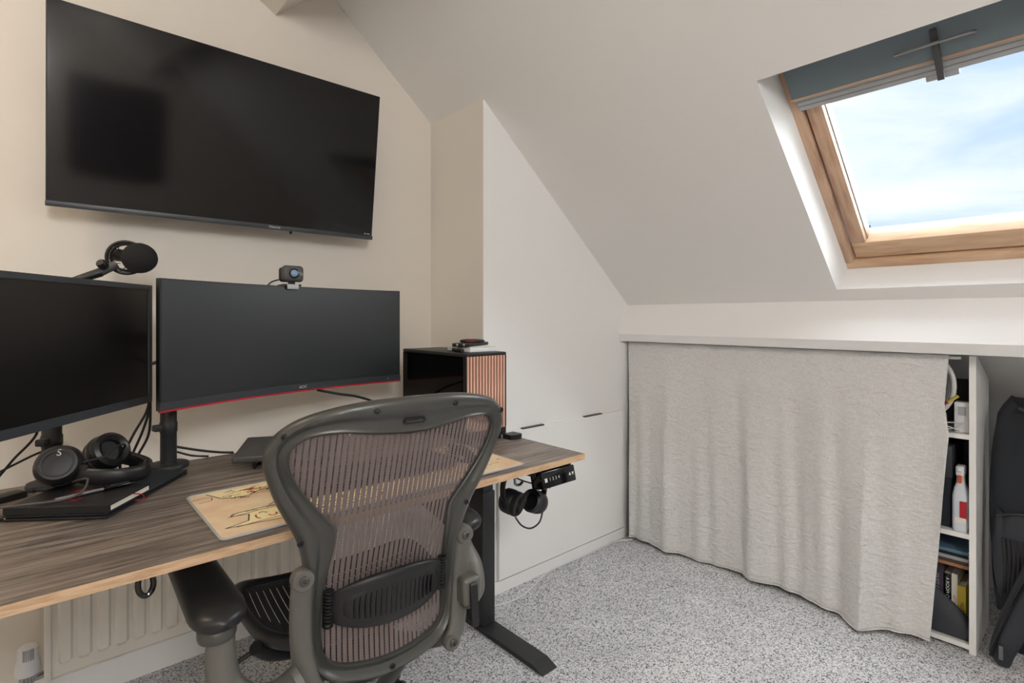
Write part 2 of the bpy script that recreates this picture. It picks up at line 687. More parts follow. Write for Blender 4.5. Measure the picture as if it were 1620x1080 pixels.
# lowered flap door in the boxing, with hinges and plinth
dr = sroot('door_1', 'white drop flap panel in the boxing', (1.822, BY, .055))
B().rbox((-.418, -.016, 0), (.418, -.001, .600), .0015, 1).build('door_panel', M_panel, dr, smooth=0)
B().box((-.4865, -.012, -.055), (.437, -.001, -.006)).build('plinth', M_white, dr, smooth=0)
hg = B().box((-.064, -.0168, -.0045), (.064, -.001, .0005)).build('hinge', M_grey, dr, smooth=0, loc=(-.222, 0, .6045))
share(hg, loc=(.182, 0, .6045))

# ------------------------------------------------------------------ roof window
win = sroot('window_1', 'pine centre-pivot roof window', SP(S0, WY1))
RW = Matrix(((-CS, 0, SN), (0, -1, 0), (SN, 0, CS))).to_4x4()   # local: x up-slope, y towards -Y, z outwards
win.rotation_euler = RW.to_euler()
HS, HY = S1 - S0, WY1 - WY0


def ring(name, m_h, m_v, x0, x1, y0, y1, wb, wt, ws, z0, z1, parent, r=.004):
    """four frame bars around x0..x1 (up-slope), y0..y1"""
    B().rbox((x0, y0, z0), (x0 + wb, y1, z1), r, 2).build(name, m_h, parent)
    B().rbox((x1 - wt, y0, z0), (x1, y1, z1), r, 2).build(name, m_h, parent)
    B().rbox((x0 + wb, y0, z0), (x1 - wt, y0 + ws, z1), r, 2).build(name, m_v, parent)
    B().rbox((x0 + wb, y1 - ws, z0), (x1 - wt, y1, z1), r, 2).build(name, m_v, parent)


ring('frame_bar', M_pine, M_pine2, -.005, HS + .03, .012, HY - .012, .034, .03, .032, .105, .21, win)
ring('sash_bar', M_pine, M_pine2, .038, HS - .005, .050, HY - .050, .075, .07, .046, .122, .20, win)
ring('glazing_bead', M_alu, M_alu, .100, HS - .065, .090, HY - .090, .012, .012, .010, .145, .165, win, .002)
B().box((.10, .085, .165), (HS - .06, HY - .085, .181)).build('pane', M_glass, win, smooth=0)
# blind pulled up under the top of the sash
bl = B().rbox((HS - .135, .040, .075), (HS - .030, HY - .040, .120), .006, 2).build('blind_cassette', M_blind, win)
b = B()
for k in range(3):
    b.rbox((HS - .192 + .019 * k, .040, .100 - .005 * k), (HS - .175 + .019 * k, HY - .040, .120), .003, 1)
b.build('blind_rail', M_lgrey, bl)
B().rbox((HS - .143, .034, .080), (HS - .134, HY - .034, .120), .002, 1).build('blind_trim', M_pine, bl)
B().rbox((HS - .031, .034, .072), (HS - .004, HY - .034, .120), .002, 1).build('blind_trim', M_pine, bl)
# ventilation bar handle with lever
hd = B().box((HS - .19, .385, .066), (HS - .05, .399, .075)).build('blind_bracket', M_grey, win)
B().tube(spline([(HS - .085, .31, .064), (HS - .08, .33, .058), (HS - .08, .45, .058), (HS - .085, .47, .064)], 4), .004, 8).build('vent_handle', M_steel, hd)
B().rbox((HS - .206, .355, .098), (HS - .190, .425, .112), .003, 2).build('pull_tab', M_lgrey, bl)
for k in range(3):
    B().box((.15 + .2 * k, .0905, .141), (.166 + .2 * k, .0955, .149)).build('clip', M_lgrey, win)
# a treetop beyond the window
tree = thing('tree', 'small leafy treetop seen low through the roof window', 'tree', (22.8, 6.4, 0.0))
B().tube(spline([(0, 0, 0), (.1, .05, 2.0), (0, .1, 4.4)], 5), lambda t: .16 * (1 - .8 * t), 8).build('trunk', M_ink, tree)
b = B()
rn = random.Random(3)
for k in range(1500):
    a, q, h = rn.random() * 6.28, .95 * rn.random() ** .5, rn.random()
    q *= math.sin(PI * (.15 + .8 * h)) ** .6
    c = Vector((q * math.cos(a), q * math.sin(a), 2.6 + 2.35 * h))
    T = Tr(*c) @ Rz(rn.random() * 6.28) @ Rx(rn.random() * 3)
    b.add([(-.07, 0, 0), (0, -.04, .01), (.08, 0, 0), (0, .04, .01)], [(0, 1, 2, 3)], T)
b.build('foliage', M_leaf, tree, kind='stuff')

# ------------------------------------------------------------------ added fill lamps, out of view
lp = thing('fill_pendant', 'added white globe fill lamp, unseen behind the viewer', 'lamp', (-.26, -1.40, ZC))
B().lathe([(.05, 0), (.05, -.02), (.01, -.03)], 24).build('ceiling_rose', M_white, lp)  # pendant fixture modelled around the added fill light
B().tube([(0, 0, -.02), (0, 0, -.22)], .003, 8).build('flex', M_cablew, lp)
B().lathe([(.004 + .185 * math.sin(PI * k / 20), -.40 + .185 * math.cos(PI * k / 20)) for k in range(21)], 32).build('fill_globe_shade', M_fill, lp)
ld = bpy.data.lights.new('fill_light', 'POINT')
ld.shadow_soft_size = .20
ld.energy = FILL_W
ld.color = FILL_C
lo = bpy.data.objects.new('fill_light', ld)
COL.objects.link(lo)
lo.parent = lp
lo.location = (0, 0, -.40)

lp2 = thing('warm_fill_lamp', 'added small warm fill lamp, unseen above the desk end', 'lamp', (-.75, 1.35, ZC))
B().lathe([(.09, 0), (.10, -.02), (.10, -.04), (.09, -.045)], 32).build('fill_body', M_white, lp2)  # round fitting built for the added warm wall-wash
B().lathe([(.088, -.04), (.08, -.055), (.01, -.06)], 32).build('diffuser', M_fill, lp2)
ld = bpy.data.lights.new('warm_fill_light', 'AREA')
ld.shape = 'DISK'
ld.size = .30
ld.energy = WARM_FILL_W
ld.color = (1.0, .80, .58)
lo = bpy.data.objects.new('warm_fill_light', ld)
COL.objects.link(lo)
lo.parent = lp2
lo.location = (0, 0, -.075)
# framed picture on the rear wall (shows in the television)
pf = thing('picture_frame', 'dark framed picture on the rear wall mirrored in the television', 'picture', (.50, YR, 1.35))
B().rbox((-.33, .001, 0), (.33, .03, .78), .005, 2).build('frame', M_black, pf)
B().box((-.27, .0305, .06), (.27, .033, .72)).build('print', M_plum, pf, smooth=0)
# daylight portal: guides sampling only, gives no light of its own
for T, sx, sy in ((Tr(*SP((S0 + S1) / 2, (WY0 + WY1) / 2, .20)) @ RW, .80, .68),):
    pl = bpy.data.lights.new('daylight_portal', 'AREA')
    pl.shape = 'RECTANGLE'
    pl.size, pl.size_y = sx, sy
    pl.cycles.is_portal = True
    po = bpy.data.objects.new('daylight_portal', pl)
    COL.objects.link(po)
    po.matrix_world = T

# ================================================================== radiator
rad = thing('radiator', 'cream ribbed panel radiator on the wall under the desk', 'radiator', (.025, 1.95, .12))
RWd, RHt = 1.06, .46
B().rbox((0, .012, 0), (RWd, .06, RHt), .006, 2).build('panel', M_rad, rad)
B().rbox((-.012, .004, 0), (.004, .066, RHt), .003, 2).build('side_cover', M_rad, rad)
B().box((0, .014, RHt - .004), (RWd, .064, RHt + .004)).build('top_grille', M_rad, rad)


def rib_mesh():
    rings = []
    for z, w, d in ((.030, .010, .0), (.042, .017, .010), (RHt - .042, .017, .010), (RHt - .03, .010, .0)):
        rings.append([(-w, .0125, z), (-w * .62, .0125 - d, z), (w * .62, .0125 - d, z), (w, .0125, z)])
    return B().loft(rings, False, True)


NR = 24
r0 = None
for k in range(NR):
    x = .034 + k * (RWd - .068) / (NR - 1)
    if r0 is None:
        r0 = rib_mesh().build('rib', M_rad, rad, smooth=0, loc=(x, 0, 0))
    else:
        share(r0, loc=(x, 0, 0))
B().tube([(.06, .05, .1), (.06, .085, .1)], .012, 8).build('wall_bracket', M_rad, rad)
B().tube([(RWd - .06, .05, .1), (RWd - .06, .085, .1)], .012, 8).build('wall_bracket', M_rad, rad)
vl = B().lathe([(.013, .0), (.013, .045)], 14).build('valve_body', M_chrome, rad, loc=(-.045, .03, -.02))
B().tube(spline([(-.045, .03, .01), (-.02, .03, .012), (.0, .03, .016)], 4), .009, 10).build('valve_tail', M_chrome, rad)
B().tube([(-.045, .03, -.12), (-.045, .03, -.015)], .0075, 10).build('pipe', M_chrome, rad)
hdv = B().lathe([(.019, .028), (.027, .03), (.028, .04), (.026, .058), (.022, .075), (.0215, .10), (.017, .105), (.004, .107)], 22).build('valve_head', M_whitep, rad, loc=(-.045, .03, 0))
b = B()
for k in range(14):
    a = 2 * PI * k / 14
    b.box((-.0015, -.0012, 0), (.0015, .0012, .022), Tr(.0175 * math.cos(a), .0175 * math.sin(a), .006) @ Rz(a))
b.build('grip_ring', M_lgrey, hdv)
b = B()
for k in range(7):
    a = -2.0 + .16 * k
    b.box((-.0012, -.0012, 0), (.0012, .0012, .03), Tr(.0222 * math.cos(a), .0222 * math.sin(a), .072) @ Rz(a))
b.build('grip_ridges', M_lgrey, hdv)

# ================================================================== desk
DX0, DX1, DY0, DY1, DZ = -.48, 1.29, 1.0965, 1.840, .700
desk = thing('standing_desk', 'grey oak electric standing desk with black steel legs', 'desk', (0, 1.468, 0))
T = Tr(0, -1.468, 0)
B(T).box((DX0, DY0 + .0012, DZ - .018), (DX1 - .0012, DY1, DZ)).build('tabletop', M_desk, desk, smooth=0)
B(T).box((DX0, DY0, DZ - .0183), (DX1, DY0 + .0012, DZ - .0006)).build('edge_band', M_oak, desk, smooth=0)
B(T).box((DX1 - .0012, DY0 + .0012, DZ - .0183), (DX1, DY1, DZ - .0006)).build('edge_band', M_oak, desk, smooth=0)
for x in (1.190, -.40):
    post = B(T).rbox((x, 1.487, .018), (x + .057, 1.573, .50), .004, 2).build('leg', M_blackm, desk)
    B(T).rbox((x + .004, 1.492, .49), (x + .053, 1.568, .645), .004, 2).build('inner_tube', M_blackm, post)
    B(T).prism([(1.178, .002), (1.224, .0185), (1.80, .0185), (1.835, .002)], x - .008, x + .060, 'x').build('foot', M_blackm, desk, smooth=0)
    B(T).box((x - .004, 1.20, .645), (x + .061, 1.76, DZ - .018)).build('side_bracket', M_blackm, desk, smooth=0)
B(T).rbox((-.35, 1.495, .655), (1.19, 1.565, DZ - .0185), .003, 1).build('crossbar', M_blackm, desk)
# control handset under the front edge
TC = T @ Tr(1.168, 1.104, .674) @ Rx(math.radians(-14))
cb = B(TC).rbox((-.072, -.006, -.048), (.072, .045, 0), .004, 2).build('control_box', M_blackg, desk)
bk = B(T).box((1.085, 1.12, .660), (1.25, 1.20, .683)).build('control_mount', M_black, cb, smooth=0)
for k, ch in enumerate('1234'):
    text('digit', ch, .013, M_logo, cb, TC @ Tr(-.040 + .0125 * k, -.0066, -.024) @ FACE_Y)
B(TC).box((-.062, -.0068, -.030), (-.052, -.006, -.019)).build('button', M_logo, cb, smooth=0)
for s, x in ((1, .046), (-1, .059)):
    B(TC).prism([(x - .005, -.024 - .004 * s), (x + .005, -.024 - .004 * s), (x, -.024 + .005 * s)], -.0068, -.006, 'y').build('arrow', M_logo, cb, smooth=0)
# cable tie ring under the front edge
lpst = [(.142 + .0115 * math.sin(a), 1.128 + .004 * math.cos(a), .660 + .019 * math.cos(a)) for a in [2 * PI * k / 20 for k in range(20)]]
o = B(Tr(-.142, -1.128, -.655)).tube(lpst, .0048, 10, True).build('cable_loop', M_blackg, loc=(.142, 1.128, .655))
tag(o, 'short black cable loop tied under the front edge of the desk', 'cable')

# ================================================================== desk mat
mt = thing('desk_mat', 'parchment coloured desk mat with printed old map and stitched edge', 'desk mat', (.662, 1.288, DZ))
MX0, MX1, MY0, MY1 = -.400, .400, -.160, .166
B().vbox((MX0 + .003, MY0 + .003, .0003), (MX1 - .003, MY1 - .003, .0036), .014).build('mat_surface', M_map, mt, smooth=0)
pts = []
for cx, cy, a0 in ((MX1 - .014, MY1 - .014, 0), (MX0 + .014, MY1 - .014, 90), (MX0 + .014, MY0 + .014, 180), (MX1 - .014, MY0 + .014, 270)):
    for k in range(6):
        a = math.radians(a0 + 18 * k)
        pts.append((cx + .013 * math.cos(a), cy + .013 * math.sin(a), .0028))
dense = []
for i in range(len(pts)):
    a, c = Vector(pts[i]), Vector(pts[(i + 1) % len(pts)])
    n = max(1, int((c - a).length / .02))
    dense += [a.lerp(c, k / n) for k in range(n)]
B().tube(dense, .0026, 7, True).build('stitched_edge', M_lgrey, mt)


def patch(name, m, poly, z=.0038):
    return B().add([(x, y, z) for x, y in poly], [list(range(len(poly)))]).build(name, m, mt, smooth=0)


def stroke(bld, pts, w, z):
    P = [Vector((x, y, 0)) for x, y in pts]
    for a, c in zip(P, P[1:]):
        d = (c - a).normalized()
        n = Vector((-d.y, d.x, 0)) * w
        bld.add([(a - n) + Vector((0, 0, z)), (c - n) + Vector((0, 0, z)), (c + n) + Vector((0, 0, z)), (a + n) + Vector((0, 0, z))], [(0, 1, 2, 3)])


rn = random.Random(11)
coast = [(-.36, .152)] + [(-.34 + .03 * k, .104 - .016 * math.sin(k * 1.3) - rn.random() * .012) for k in range(22)] + [(.33, .150)]
patch('coast_print', M_inkcream, coast)
scroll = [(-.31, -.105), (-.20, -.120), (-.19, -.132), (.02, -.132), (.03, -.118), (.05, -.10), (.03, -.085), (.045, -.05), (.02, -.03), (-.05, -.02), (-.10, -.006), (-.14, -.024), (-.27, -.028), (-.285, -.04), (-.25, -.05), (-.262, -.09)]
scroll = [(x - .07, y) for x, y in scroll]
patch('scroll_print', M_inkcream, scroll)
b, br = B(), B()
for pl in (coast, scroll + scroll[:1]):
    stroke(b, pl, .0015, .0040)
for k in range(60):
    x, y = rn.uniform(-.33, .35), rn.uniform(.10, .148)
    stroke(b if k % 3 else br, [(x, y), (x + rn.uniform(.004, .014), y + rn.uniform(-.004, .006)), (x + rn.uniform(.012, .022), y + rn.uniform(-.006, .004))], .0011, .0041)
for k in range(70):
    x, y = rn.uniform(-.34, -.02), rn.uniform(.072, .146)
    stroke(br if k % 3 == 0 else b, [(x, y), (x + rn.uniform(.004, .012), y + rn.uniform(-.006, .008)), (x + rn.uniform(.010, .020), y + rn.uniform(-.008, .006)), (x + rn.uniform(.018, .03), y + rn.uniform(-.004, .004))], .0013, .00405)
for k in range(26):
    x, y = rn.uniform(-.36, -.08), rn.uniform(-.128, -.02)
    stroke(b if k % 3 else br, [(x, y), (x + rn.uniform(.006, .02), y + rn.uniform(-.006, .008)), (x + rn.uniform(.016, .03), y + rn.uniform(-.008, .004))], .0014, .00405)
for k in range(46):
    x, y = rn.uniform(.06, .37), rn.uniform(-.13, .06)
    stroke(b if k % 2 else br, [(x, y), (x + rn.uniform(.006, .02), y + rn.uniform(-.008, .01)), (x + rn.uniform(.012, .03), y + rn.uniform(-.01, .006))], .0012, .0041)
for k in range(11):
    x, y = -.305 + .024 * k, -.079 + .004 * math.sin(k * 2.1)
    a0 = rn.uniform(0, 6)
    stroke(br, [(x + .009 * math.cos(a0 + .7 * q_), y + .017 * math.sin(a0 + .7 * q_)) for q_ in range(4 + k % 4)], .0017, .0042)
for y in (-.112, -.045):
    stroke(b, [(-.36, y), (-.29, y + .006), (-.17, y - .004), (-.06, y + .006)], .0012, .0043)
stroke(b, [(-.27, -.02), (-.23, .012), (-.21, -.004), (-.18, .012), (-.17, -.016)], .0016, .0043)
stroke(br, [(MX0 + .004, .120), (MX0 + .025, .128), (MX0 + .045, .118), (MX0 + .040, .098), (MX0 + .012, .092)], .0010, .0043)
b.build('ink_lines', M_ink, mt, smooth=0, kind='stuff')
br.build('red_lettering', M_inkred, mt, smooth=0, kind='stuff')

# ================================================================== keyboard and mouse
ZM = DZ + .0052
kb = thing('keyboard', 'black compact keyboard on the map mat behind the chair', 'keyboard', (.675, 1.312, ZM), math.radians(-2))
B().rbox((-.220, -.074, 0), (.220, .074, .018), .004, 2).build('case', M_black, kb)
key = None
for r_ in range(6):
    for c_ in range(18):
        loc = (-.205 + .0241 * c_, -.060 + .024 * r_, .0182)
        if key is None:
            key = B().add([(-.0095, -.0095, 0), (.0095, -.0095, 0), (.0095, .0095, 0), (-.0095, .0095, 0), (-.007, -.0065, .008), (.007, -.0065, .008), (.007, .008, .008), (-.007, .008, .008)],
                          [(4, 5, 6, 7), (0, 1, 5, 4), (1, 2, 6, 5), (2, 3, 7, 6), (3, 0, 4, 7)]).build('key', M_grey, kb, smooth=0, loc=loc)
        else:
            share(key, loc=loc)
ms = thing('computer_mouse', 'black and silver computer mouse on the right of the map mat', 'mouse', (.950, 1.290, ZM), math.radians(8))
rings = []
for t in [k / 12 for k in range(13)]:
    y = -.058 + .116 * t
    w = .031 * (1 - abs(2 * t - 1) ** 3.2) ** .5 + .0015
    h = .038 * math.sin(PI * min(1, .12 + .85 * (1 - t))) * (1 - abs(2 * t - 1) ** 4) ** .5 + .003
    rings.append([(w * math.cos(a) * (1 if math.sin(a) > 0 else .95), y, max(0, h * math.sin(a))) for a in [PI * k / 12 for k in range(13)]])
B().loft(rings, True, True).build('shell', M_blackg, ms)
B().box((-.0012, .006, .02), (.0012, .055, .0375)).build('button_gap', M_grey, ms)
B().lathe([(.009, -.004), (.010, 0), (.009, .004)], 16, Tr(0, .03, .031) @ Ry(PI / 2)).build('scroll_wheel', M_grey, ms)
B().rbox((-.030, -.03, .006), (-.022, .03, .018), .002, 1).build('side_grip', M_alu, ms)

# ================================================================== television
tv = thing('television', 'large black flat television on the beige gable wall', 'television', (.501, 1.935, 1.440), 0, rx=math.radians(7.4))
B().rbox((-.485, .0, 0), (.485, .030, .546), .003, 2).build('housing', M_black, tv)
B().rbox((-.30, .03, .03), (.30, .062, .36), .012, 2).build('rear_housing', M_black, tv)
B().box((-.482, -.0018, .012), (.482, .0005, .5435)).build('screen', M_tv, tv, smooth=0)
ch = B().rbox((-.486, -.005, -.003), (.486, .012, .0125), .002, 2).build('lower_bezel', M_bezel, tv)
text('brand_lettering', 'Hisense', .012, M_logo, ch, Tr(.115, -.0055, .0055) @ FACE_Y)
B().rbox((.17, .002, -.012), (.178, .010, -.002), .002, 2).build('power_button', M_blackg, ch)
text('sticker', '4K UHD', .007, M_logo, tv, Tr(.462, -.0022, .018) @ FACE_Y)
b = B()
b.box((-.2, .060, .10), (-.17, .085, .34)).box((.17, .060, .10), (.2, .085, .34)).box((-.25, .078, .2), (.25, .1, .26))
b.build('wall_bracket', M_blackm, tv, smooth=0)

# ================================================================== left monitor
yaw1 = math.atan2(1.75 - 1.322, .231 + .098)
m1 = thing('monitor', 'flat black monitor angled towards the chair, cut by left edge', 'monitor', (.0665, 1.536, DZ), yaw1)
ZB = .198
B().rbox((-.27, .0, ZB), (.27, .028, ZB + .320), .004, 2).build('housing', M_black, m1)
B().rbox((-.15, .026, ZB + .06), (.15, .050, ZB + .26), .01, 2).build('rear_housing', M_black, m1)
b = B()
b.box((-.27, -.005, ZB), (.27, .001, ZB + .020)).box((-.27, -.005, ZB + .307), (.27, .001, ZB + .320))
b.box((-.27, -.005, ZB + .020), (-.258, .001, ZB + .307)).box((.258, -.005, ZB + .020), (.27, .001, ZB + .307))
b.build('bezel', M_bezel, m1, smooth=0)
B().box((-.258, -.0015, ZB + .020), (.258, .0005, ZB + .307)).build('screen', M_screen2, m1, smooth=0)
b = B()
b.box((.2565, -.0046, ZB + .024), (.2580, -.001, ZB + .303))
b.build('bezel_edge', M_grey, m1, smooth=0)


def pole_stand(parent, wx, wy, height, target, mount_z):
    """round base, pole, collar and an arm to the back of the screen (parent-local target)"""
    inv = Matrix.Rotation(-parent.rotation_euler.z, 4, 'Z') @ Tr(-parent.location.x, -parent.location.y, -parent.location.z)
    P = lambda x, y, z: inv @ Vector((x, y, z))
    c = P(wx, wy, DZ)
    T = Tr(c.x, c.y, 0)
    B(T).lathe([(.050, .0005), (.052, .004), (.050, .012), (.024, .015)], 32).build('base', M_blackm, parent)
    B(T).lathe([(.0205, .012), (.0205, .10), (.0225, .104), (.0225, .128), (.0205, .132), (.0205, height), (.018, height + .004)], 28).build('pole', M_blackm, parent)
    cl = B(T).rbox((-.040, -.012, .108), (-.018, .012, .126), .004, 2).build('cable_clip', M_blackm, parent)
    tgt = Vector(target)
    a = Vector((c.x, c.y, mount_z))
    mid = (a + tgt) / 2 + Vector((.0, .03, 0))
    B().tube(spline([a, mid, tgt], 6), .016, 12).build('arm', M_blackm, parent)
    B().rbox((tgt.x - .05, tgt.y - .012, tgt.z - .05), (tgt.x + .05, tgt.y + .002, tgt.z + .05), .003, 1).build('mount_plate', M_blackm, parent)


pole_stand(m1, .027, 1.795, .36, (0.0, .062, ZB + .16), ZB + .16)

# ================================================================== curved ultrawide
yaw2 = math.atan2(1.82 - 1.623, 1.044 - .234)
cx2, cy2 = .639 - math.sin(yaw2) * .058, 1.7215 + math.cos(yaw2) * .058
m2 = thing('curved_monitor', 'wide curved black monitor with thin red line below', 'monitor', (cx2, cy2, DZ), yaw2)
ZU, HU, RU, AW = .187, .345, 1.5, .4225


def arc(x0, x1, n=28):
    return [(x0 + (x1 - x0) * k / n) for k in range(n + 1)]


def uy(x):
    return -(RU - math.sqrt(RU * RU - x * x))


def curved(name, m, x0, x1, z0, z1, ya, yb_, parent, n=28):
    rings = [[(x, uy(x) + ya, z0), (x, uy(x) + yb_, z0), (x, uy(x) + yb_, z1), (x, uy(x) + ya, z1)] for x in arc(x0, x1, n)]
    return B().loft(rings, True, True).build(name, m, parent, smooth=25)


W2 = .417
curved('housing', M_black, -W2, W2, ZU, ZU + HU, .0, .022, m2)
curved('rear_housing', M_black, -.22, .22, ZU + .05, ZU + .29, .022, .055, m2, 14)
curved('screen', M_screen, -W2 + .004, W2 - .004, ZU + .022, ZU + HU - .004, -.0012, .001, m2)
lb = curved('lower_bezel', M_bezel, -W2, W2, ZU + .0015, ZU + .022, -.003, .001, m2)
curved('red_trim', M_red, -W2, W2, ZU - .0035, ZU + .0015, -.0035, .010, m2)
text('brand_lettering', 'AOC', .0135, M_logo, lb, Tr(.035, uy(.035) - .0035, ZU + .0115) @ FACE_Y)
B().lathe([(.002, 0), (.0016, .0015)], 8, Tr(W2 - .05, uy(W2 - .05) - .003, ZU + .011) @ Rx(PI / 2)).build('status_light', M_logo, lb)
pole_stand(m2, .280, 1.792, .40, (-.10, .062, ZU + .18), ZU + .18)

# webcam clipped on the ultrawide
xw = -.005
wc = thing('webcam', 'small grey webcam clipped on top of the curved monitor', 'webcam', (0, 0, 0))
Mw = Matrix.Translation(m2.location) @ Rz(yaw2)
pw = Mw @ Vector((xw, uy(xw), ZU + HU))
wc.location = pw
wc.rotation_euler = (0, 0, yaw2 - math.radians(14))
B().rbox((-.0335, -.022, .014), (.0335, .004, .067), .012, 4).build('camera_head', M_grey, wc)
B().rbox((-.036, .002, .014), (.02, .024, .062), .010, 3).build('rear_shell', M_black, wc)
ln = B().lathe([(.016, 0), (.0165, .002), (.013, .003)], 28, Tr(0, -.0218, .041) @ Rx(PI / 2)).build('lens_ring', M_blackg, wc)
B().lathe([(.012, .0022), (.010, .004), (.004, .0052), (.0005, .0054)], 24, Tr(0, -.0218, .041) @ Rx(PI / 2)).build('lens', M_lens, ln)
text('logo', 'G', .012, M_logo, wc, Tr(.0235, -.0223, .040) @ FACE_Y)
B().rbox((-.010, -.006, .004), (.010, .010, .016), .003, 2).build('hinge', M_black, wc)
B().rbox((-.018, -.016, -.010), (.018, -.008, .006), .002, 2).build('front_clip', M_lgrey, wc)
B().rbox((-.030, -.006, .0006), (.030, .050, .007), .002, 2).build('top_clip', M_black, wc)
B().tube(spline([(-.032, .018, .022), (-.06, .03, .008), (-.085, .036, -.04), (-.09, .07, -.12)], 5), .0024, 7).build('lead', M_cable, wc)

# ================================================================== microphone on its arm
mc = thing('microphone', 'black foam-covered microphone in shock mount above left monitor', 'microphone', (.209, 1.76, 1.292))
rings = []
for k in range(17):
    a = PI * k / 16
    q = .041 * math.sin(a) * (1 + .06 * math.cos(a)) + .0004
    rings.append([(.046 * -math.cos(a) * 1.02 * .9, q * math.cos(t), q * math.sin(t)) for t in [2 * PI * j / 24 for j in range(24)]])
TM = Rz(math.radians(-48)) @ Ry(math.radians(8))
B(TM).loft(rings, True, True).build('foam_windshield', M_foam, mc)
B(TM).tube([(-.03, 0, 0), (-.085, 0, 0)], .017, 18).build('body', M_black, mc)
TR_ = Tr(-.030, .012, .0) @ Rz(math.radians(-12)) @ Rx(math.radians(8))
rg = [(.043 * math.cos(a), 0, .043 * math.sin(a)) for a in [2 * PI * k / 36 for k in range(36)]]
B(TR_).tube(rg, .0042, 8, True).build('shock_mount_ring', M_black, mc)
B(TR_ @ Tr(0, .016, 0)).tube([(.036 * math.cos(a), 0, .036 * math.sin(a)) for a in [2 * PI * k / 36 for k in range(36)]], .0036, 8, True).build('shock_mount_ring', M_black, mc)
b = B(TR_)
for k in range(8):
    a = 2 * PI * (k + .5) / 8
    a2 = a + .5
    b.tube([(.042 * math.cos(a), 0, .042 * math.sin(a)), (.022 * math.cos(a2), .012, .022 * math.sin(a2))], .0012, 5)
b.build('elastic', M_cable, mc, smooth=0)
B().tube([(-.052, .005, -.020), (-.090, .0, -.046)], .011, 12).build('swivel', M_grey, mc)
B().lathe([(.011, 0), (.012, .004), (.012, .016), (.009, .02)], 8, Tr(-.078, -.010, -.028) @ Rx(1.0) @ Ry(-.6)).build('thumb_screw', M_black, mc)
B().tube([(-.085, .0, -.043), (-.150, .0, -.073)], lambda t: .012 - .003 * t, 12).build('clamp', M_black, mc)
B().tube(spline([(-.145, 0, -.070), (-.30, .02, -.13), (-.42, .03, -.30), (-.44, .03, -.575)], 6), .009, 10).build('boom_arm', M_blackm, mc)
B().lathe([(.03, -.590), (.03, -.575), (.014, -.570)], 20, Tr(-.44, .03, 0)).build('desk_clamp', M_blackm, mc)

# ================================================================== laptop, notebook, pen, headphones (left of desk)
ay = math.radians(53)
lt = thing('laptop', 'closed black laptop under the notebook at left of desk', 'laptop', (.115, 1.427, DZ), ay)
# local x runs along the right edge of the laptop, local y to its far-left side
B().rbox((-.012, -.002, .0005), (.316, .205, .0075), .003, 2).build('base', M_black, lt)
B().rbox((-.012, -.002, .0085), (.316, .205, .0145), .003, 2).build('lid', M_dark, lt)
B().box((-.006, .01, .007), (.30, .20, .009)).build('hinge_gap', M_blackg, lt, smooth=0)
nb = thing('notebook', 'black notebook with white page edge and red band on laptop', 'notebook', (.112, 1.412, DZ + .0155), ay)
B().rbox((0, -.002, .0), (.148, .208, .0022), .001, 1).build('back_cover', M_black, nb)
B().box((.004, .0005, .0022), (.145, .205, .0128)).build('pages', M_paper, nb, smooth=0)
fc = B().rbox((0, -.002, .0128), (.148, .208, .0152), .001, 1).build('front_cover', M_black, nb)
B().box((-.0008, -.002, .0005), (.0045, .208, .0148)).build('spine', M_black, nb, smooth=0)
rb_ = B()
rb_.tube(spline([(.085, .012, .0120), (.088, -.004, .0110), (.10, -.012, .004), (.094, -.016, -.004), (.078, -.008, -.0005)], 5), .0012, 6)
rb_.build('ribbon', M_red, nb)
b = B()
rn = random.Random(5)
for cx_, cy_ in ((.045, .11), (.105, .10)):
    for k in range(12):
        x, y = cx_ + rn.uniform(-.014, .014), cy_ + rn.uniform(-.028, .028)
        dx, dy = rn.uniform(-.008, .008), rn.uniform(.006, .02)
        b.add([(x, y, .01545), (x + .004, y - .002, .01545), (x + dx + .003, y + dy, .01545), (x + dx, y + dy + .002, .01545)], [(0, 1, 2, 3)])
b.build('red_print', M_red, nb, smooth=0)
pn = thing('pen', 'silver and black pen lying on the notebook', 'pen', (.098, 1.532, DZ + .0352), math.radians(14))
B().tube([(-.072, 0, 0), (.015, 0, 0)], .0042, 10).build('silver_barrel', M_alu, pn)
B().tube([(.015, 0, 0), (.066, 0, 0), (.072, 0, 0)], lambda t: .0045 - .002 * (t > .9), 10).build('cap', M_blackg, pn)
B().box((.03, -.001, .0042), (.066, .001, .0058)).build('clip', M_steel, pn)

ZL = DZ + .0148
hp = thing('headphones', 'black over-ear headphones resting on the closed laptop', 'headphones', (.086, 1.656, ZL + .0165))
hp.rotation_euler = (0, math.radians(4.5), 0)


def cup(parent, T, r=.048, logo=None, ring=True):
    c = B(T).lathe([(.004, .026), (r * .80, .024), (r * .96, .016), (r, .004), (r, -.012), (r * .95, -.016)], 32).build('ear_cup', M_black, parent)
    B(T).lathe([(r * .92, -.014), (r * 1.0, -.020), (r * .98, -.032), (r * .80, -.038), (r * .58, -.030), (r * .55, -.020)], 32).build('ear_pad', M_pad, parent)
    B(T).lathe([(r * .60, .0262), (r * .64, .028), (r * .68, .0262)], 32, caps=False).build('trim_ring', M_grey, c)
    if ring:
        B(T).lathe([(r * 1.01, -.004), (r * 1.04, -.001), (r * 1.01, .003)], 32, caps=False).build('side_ring', M_grey, c)
    if logo:
        text('logo', logo, .022, M_logo, c, T @ Tr(0, .024, .0266))
    return c


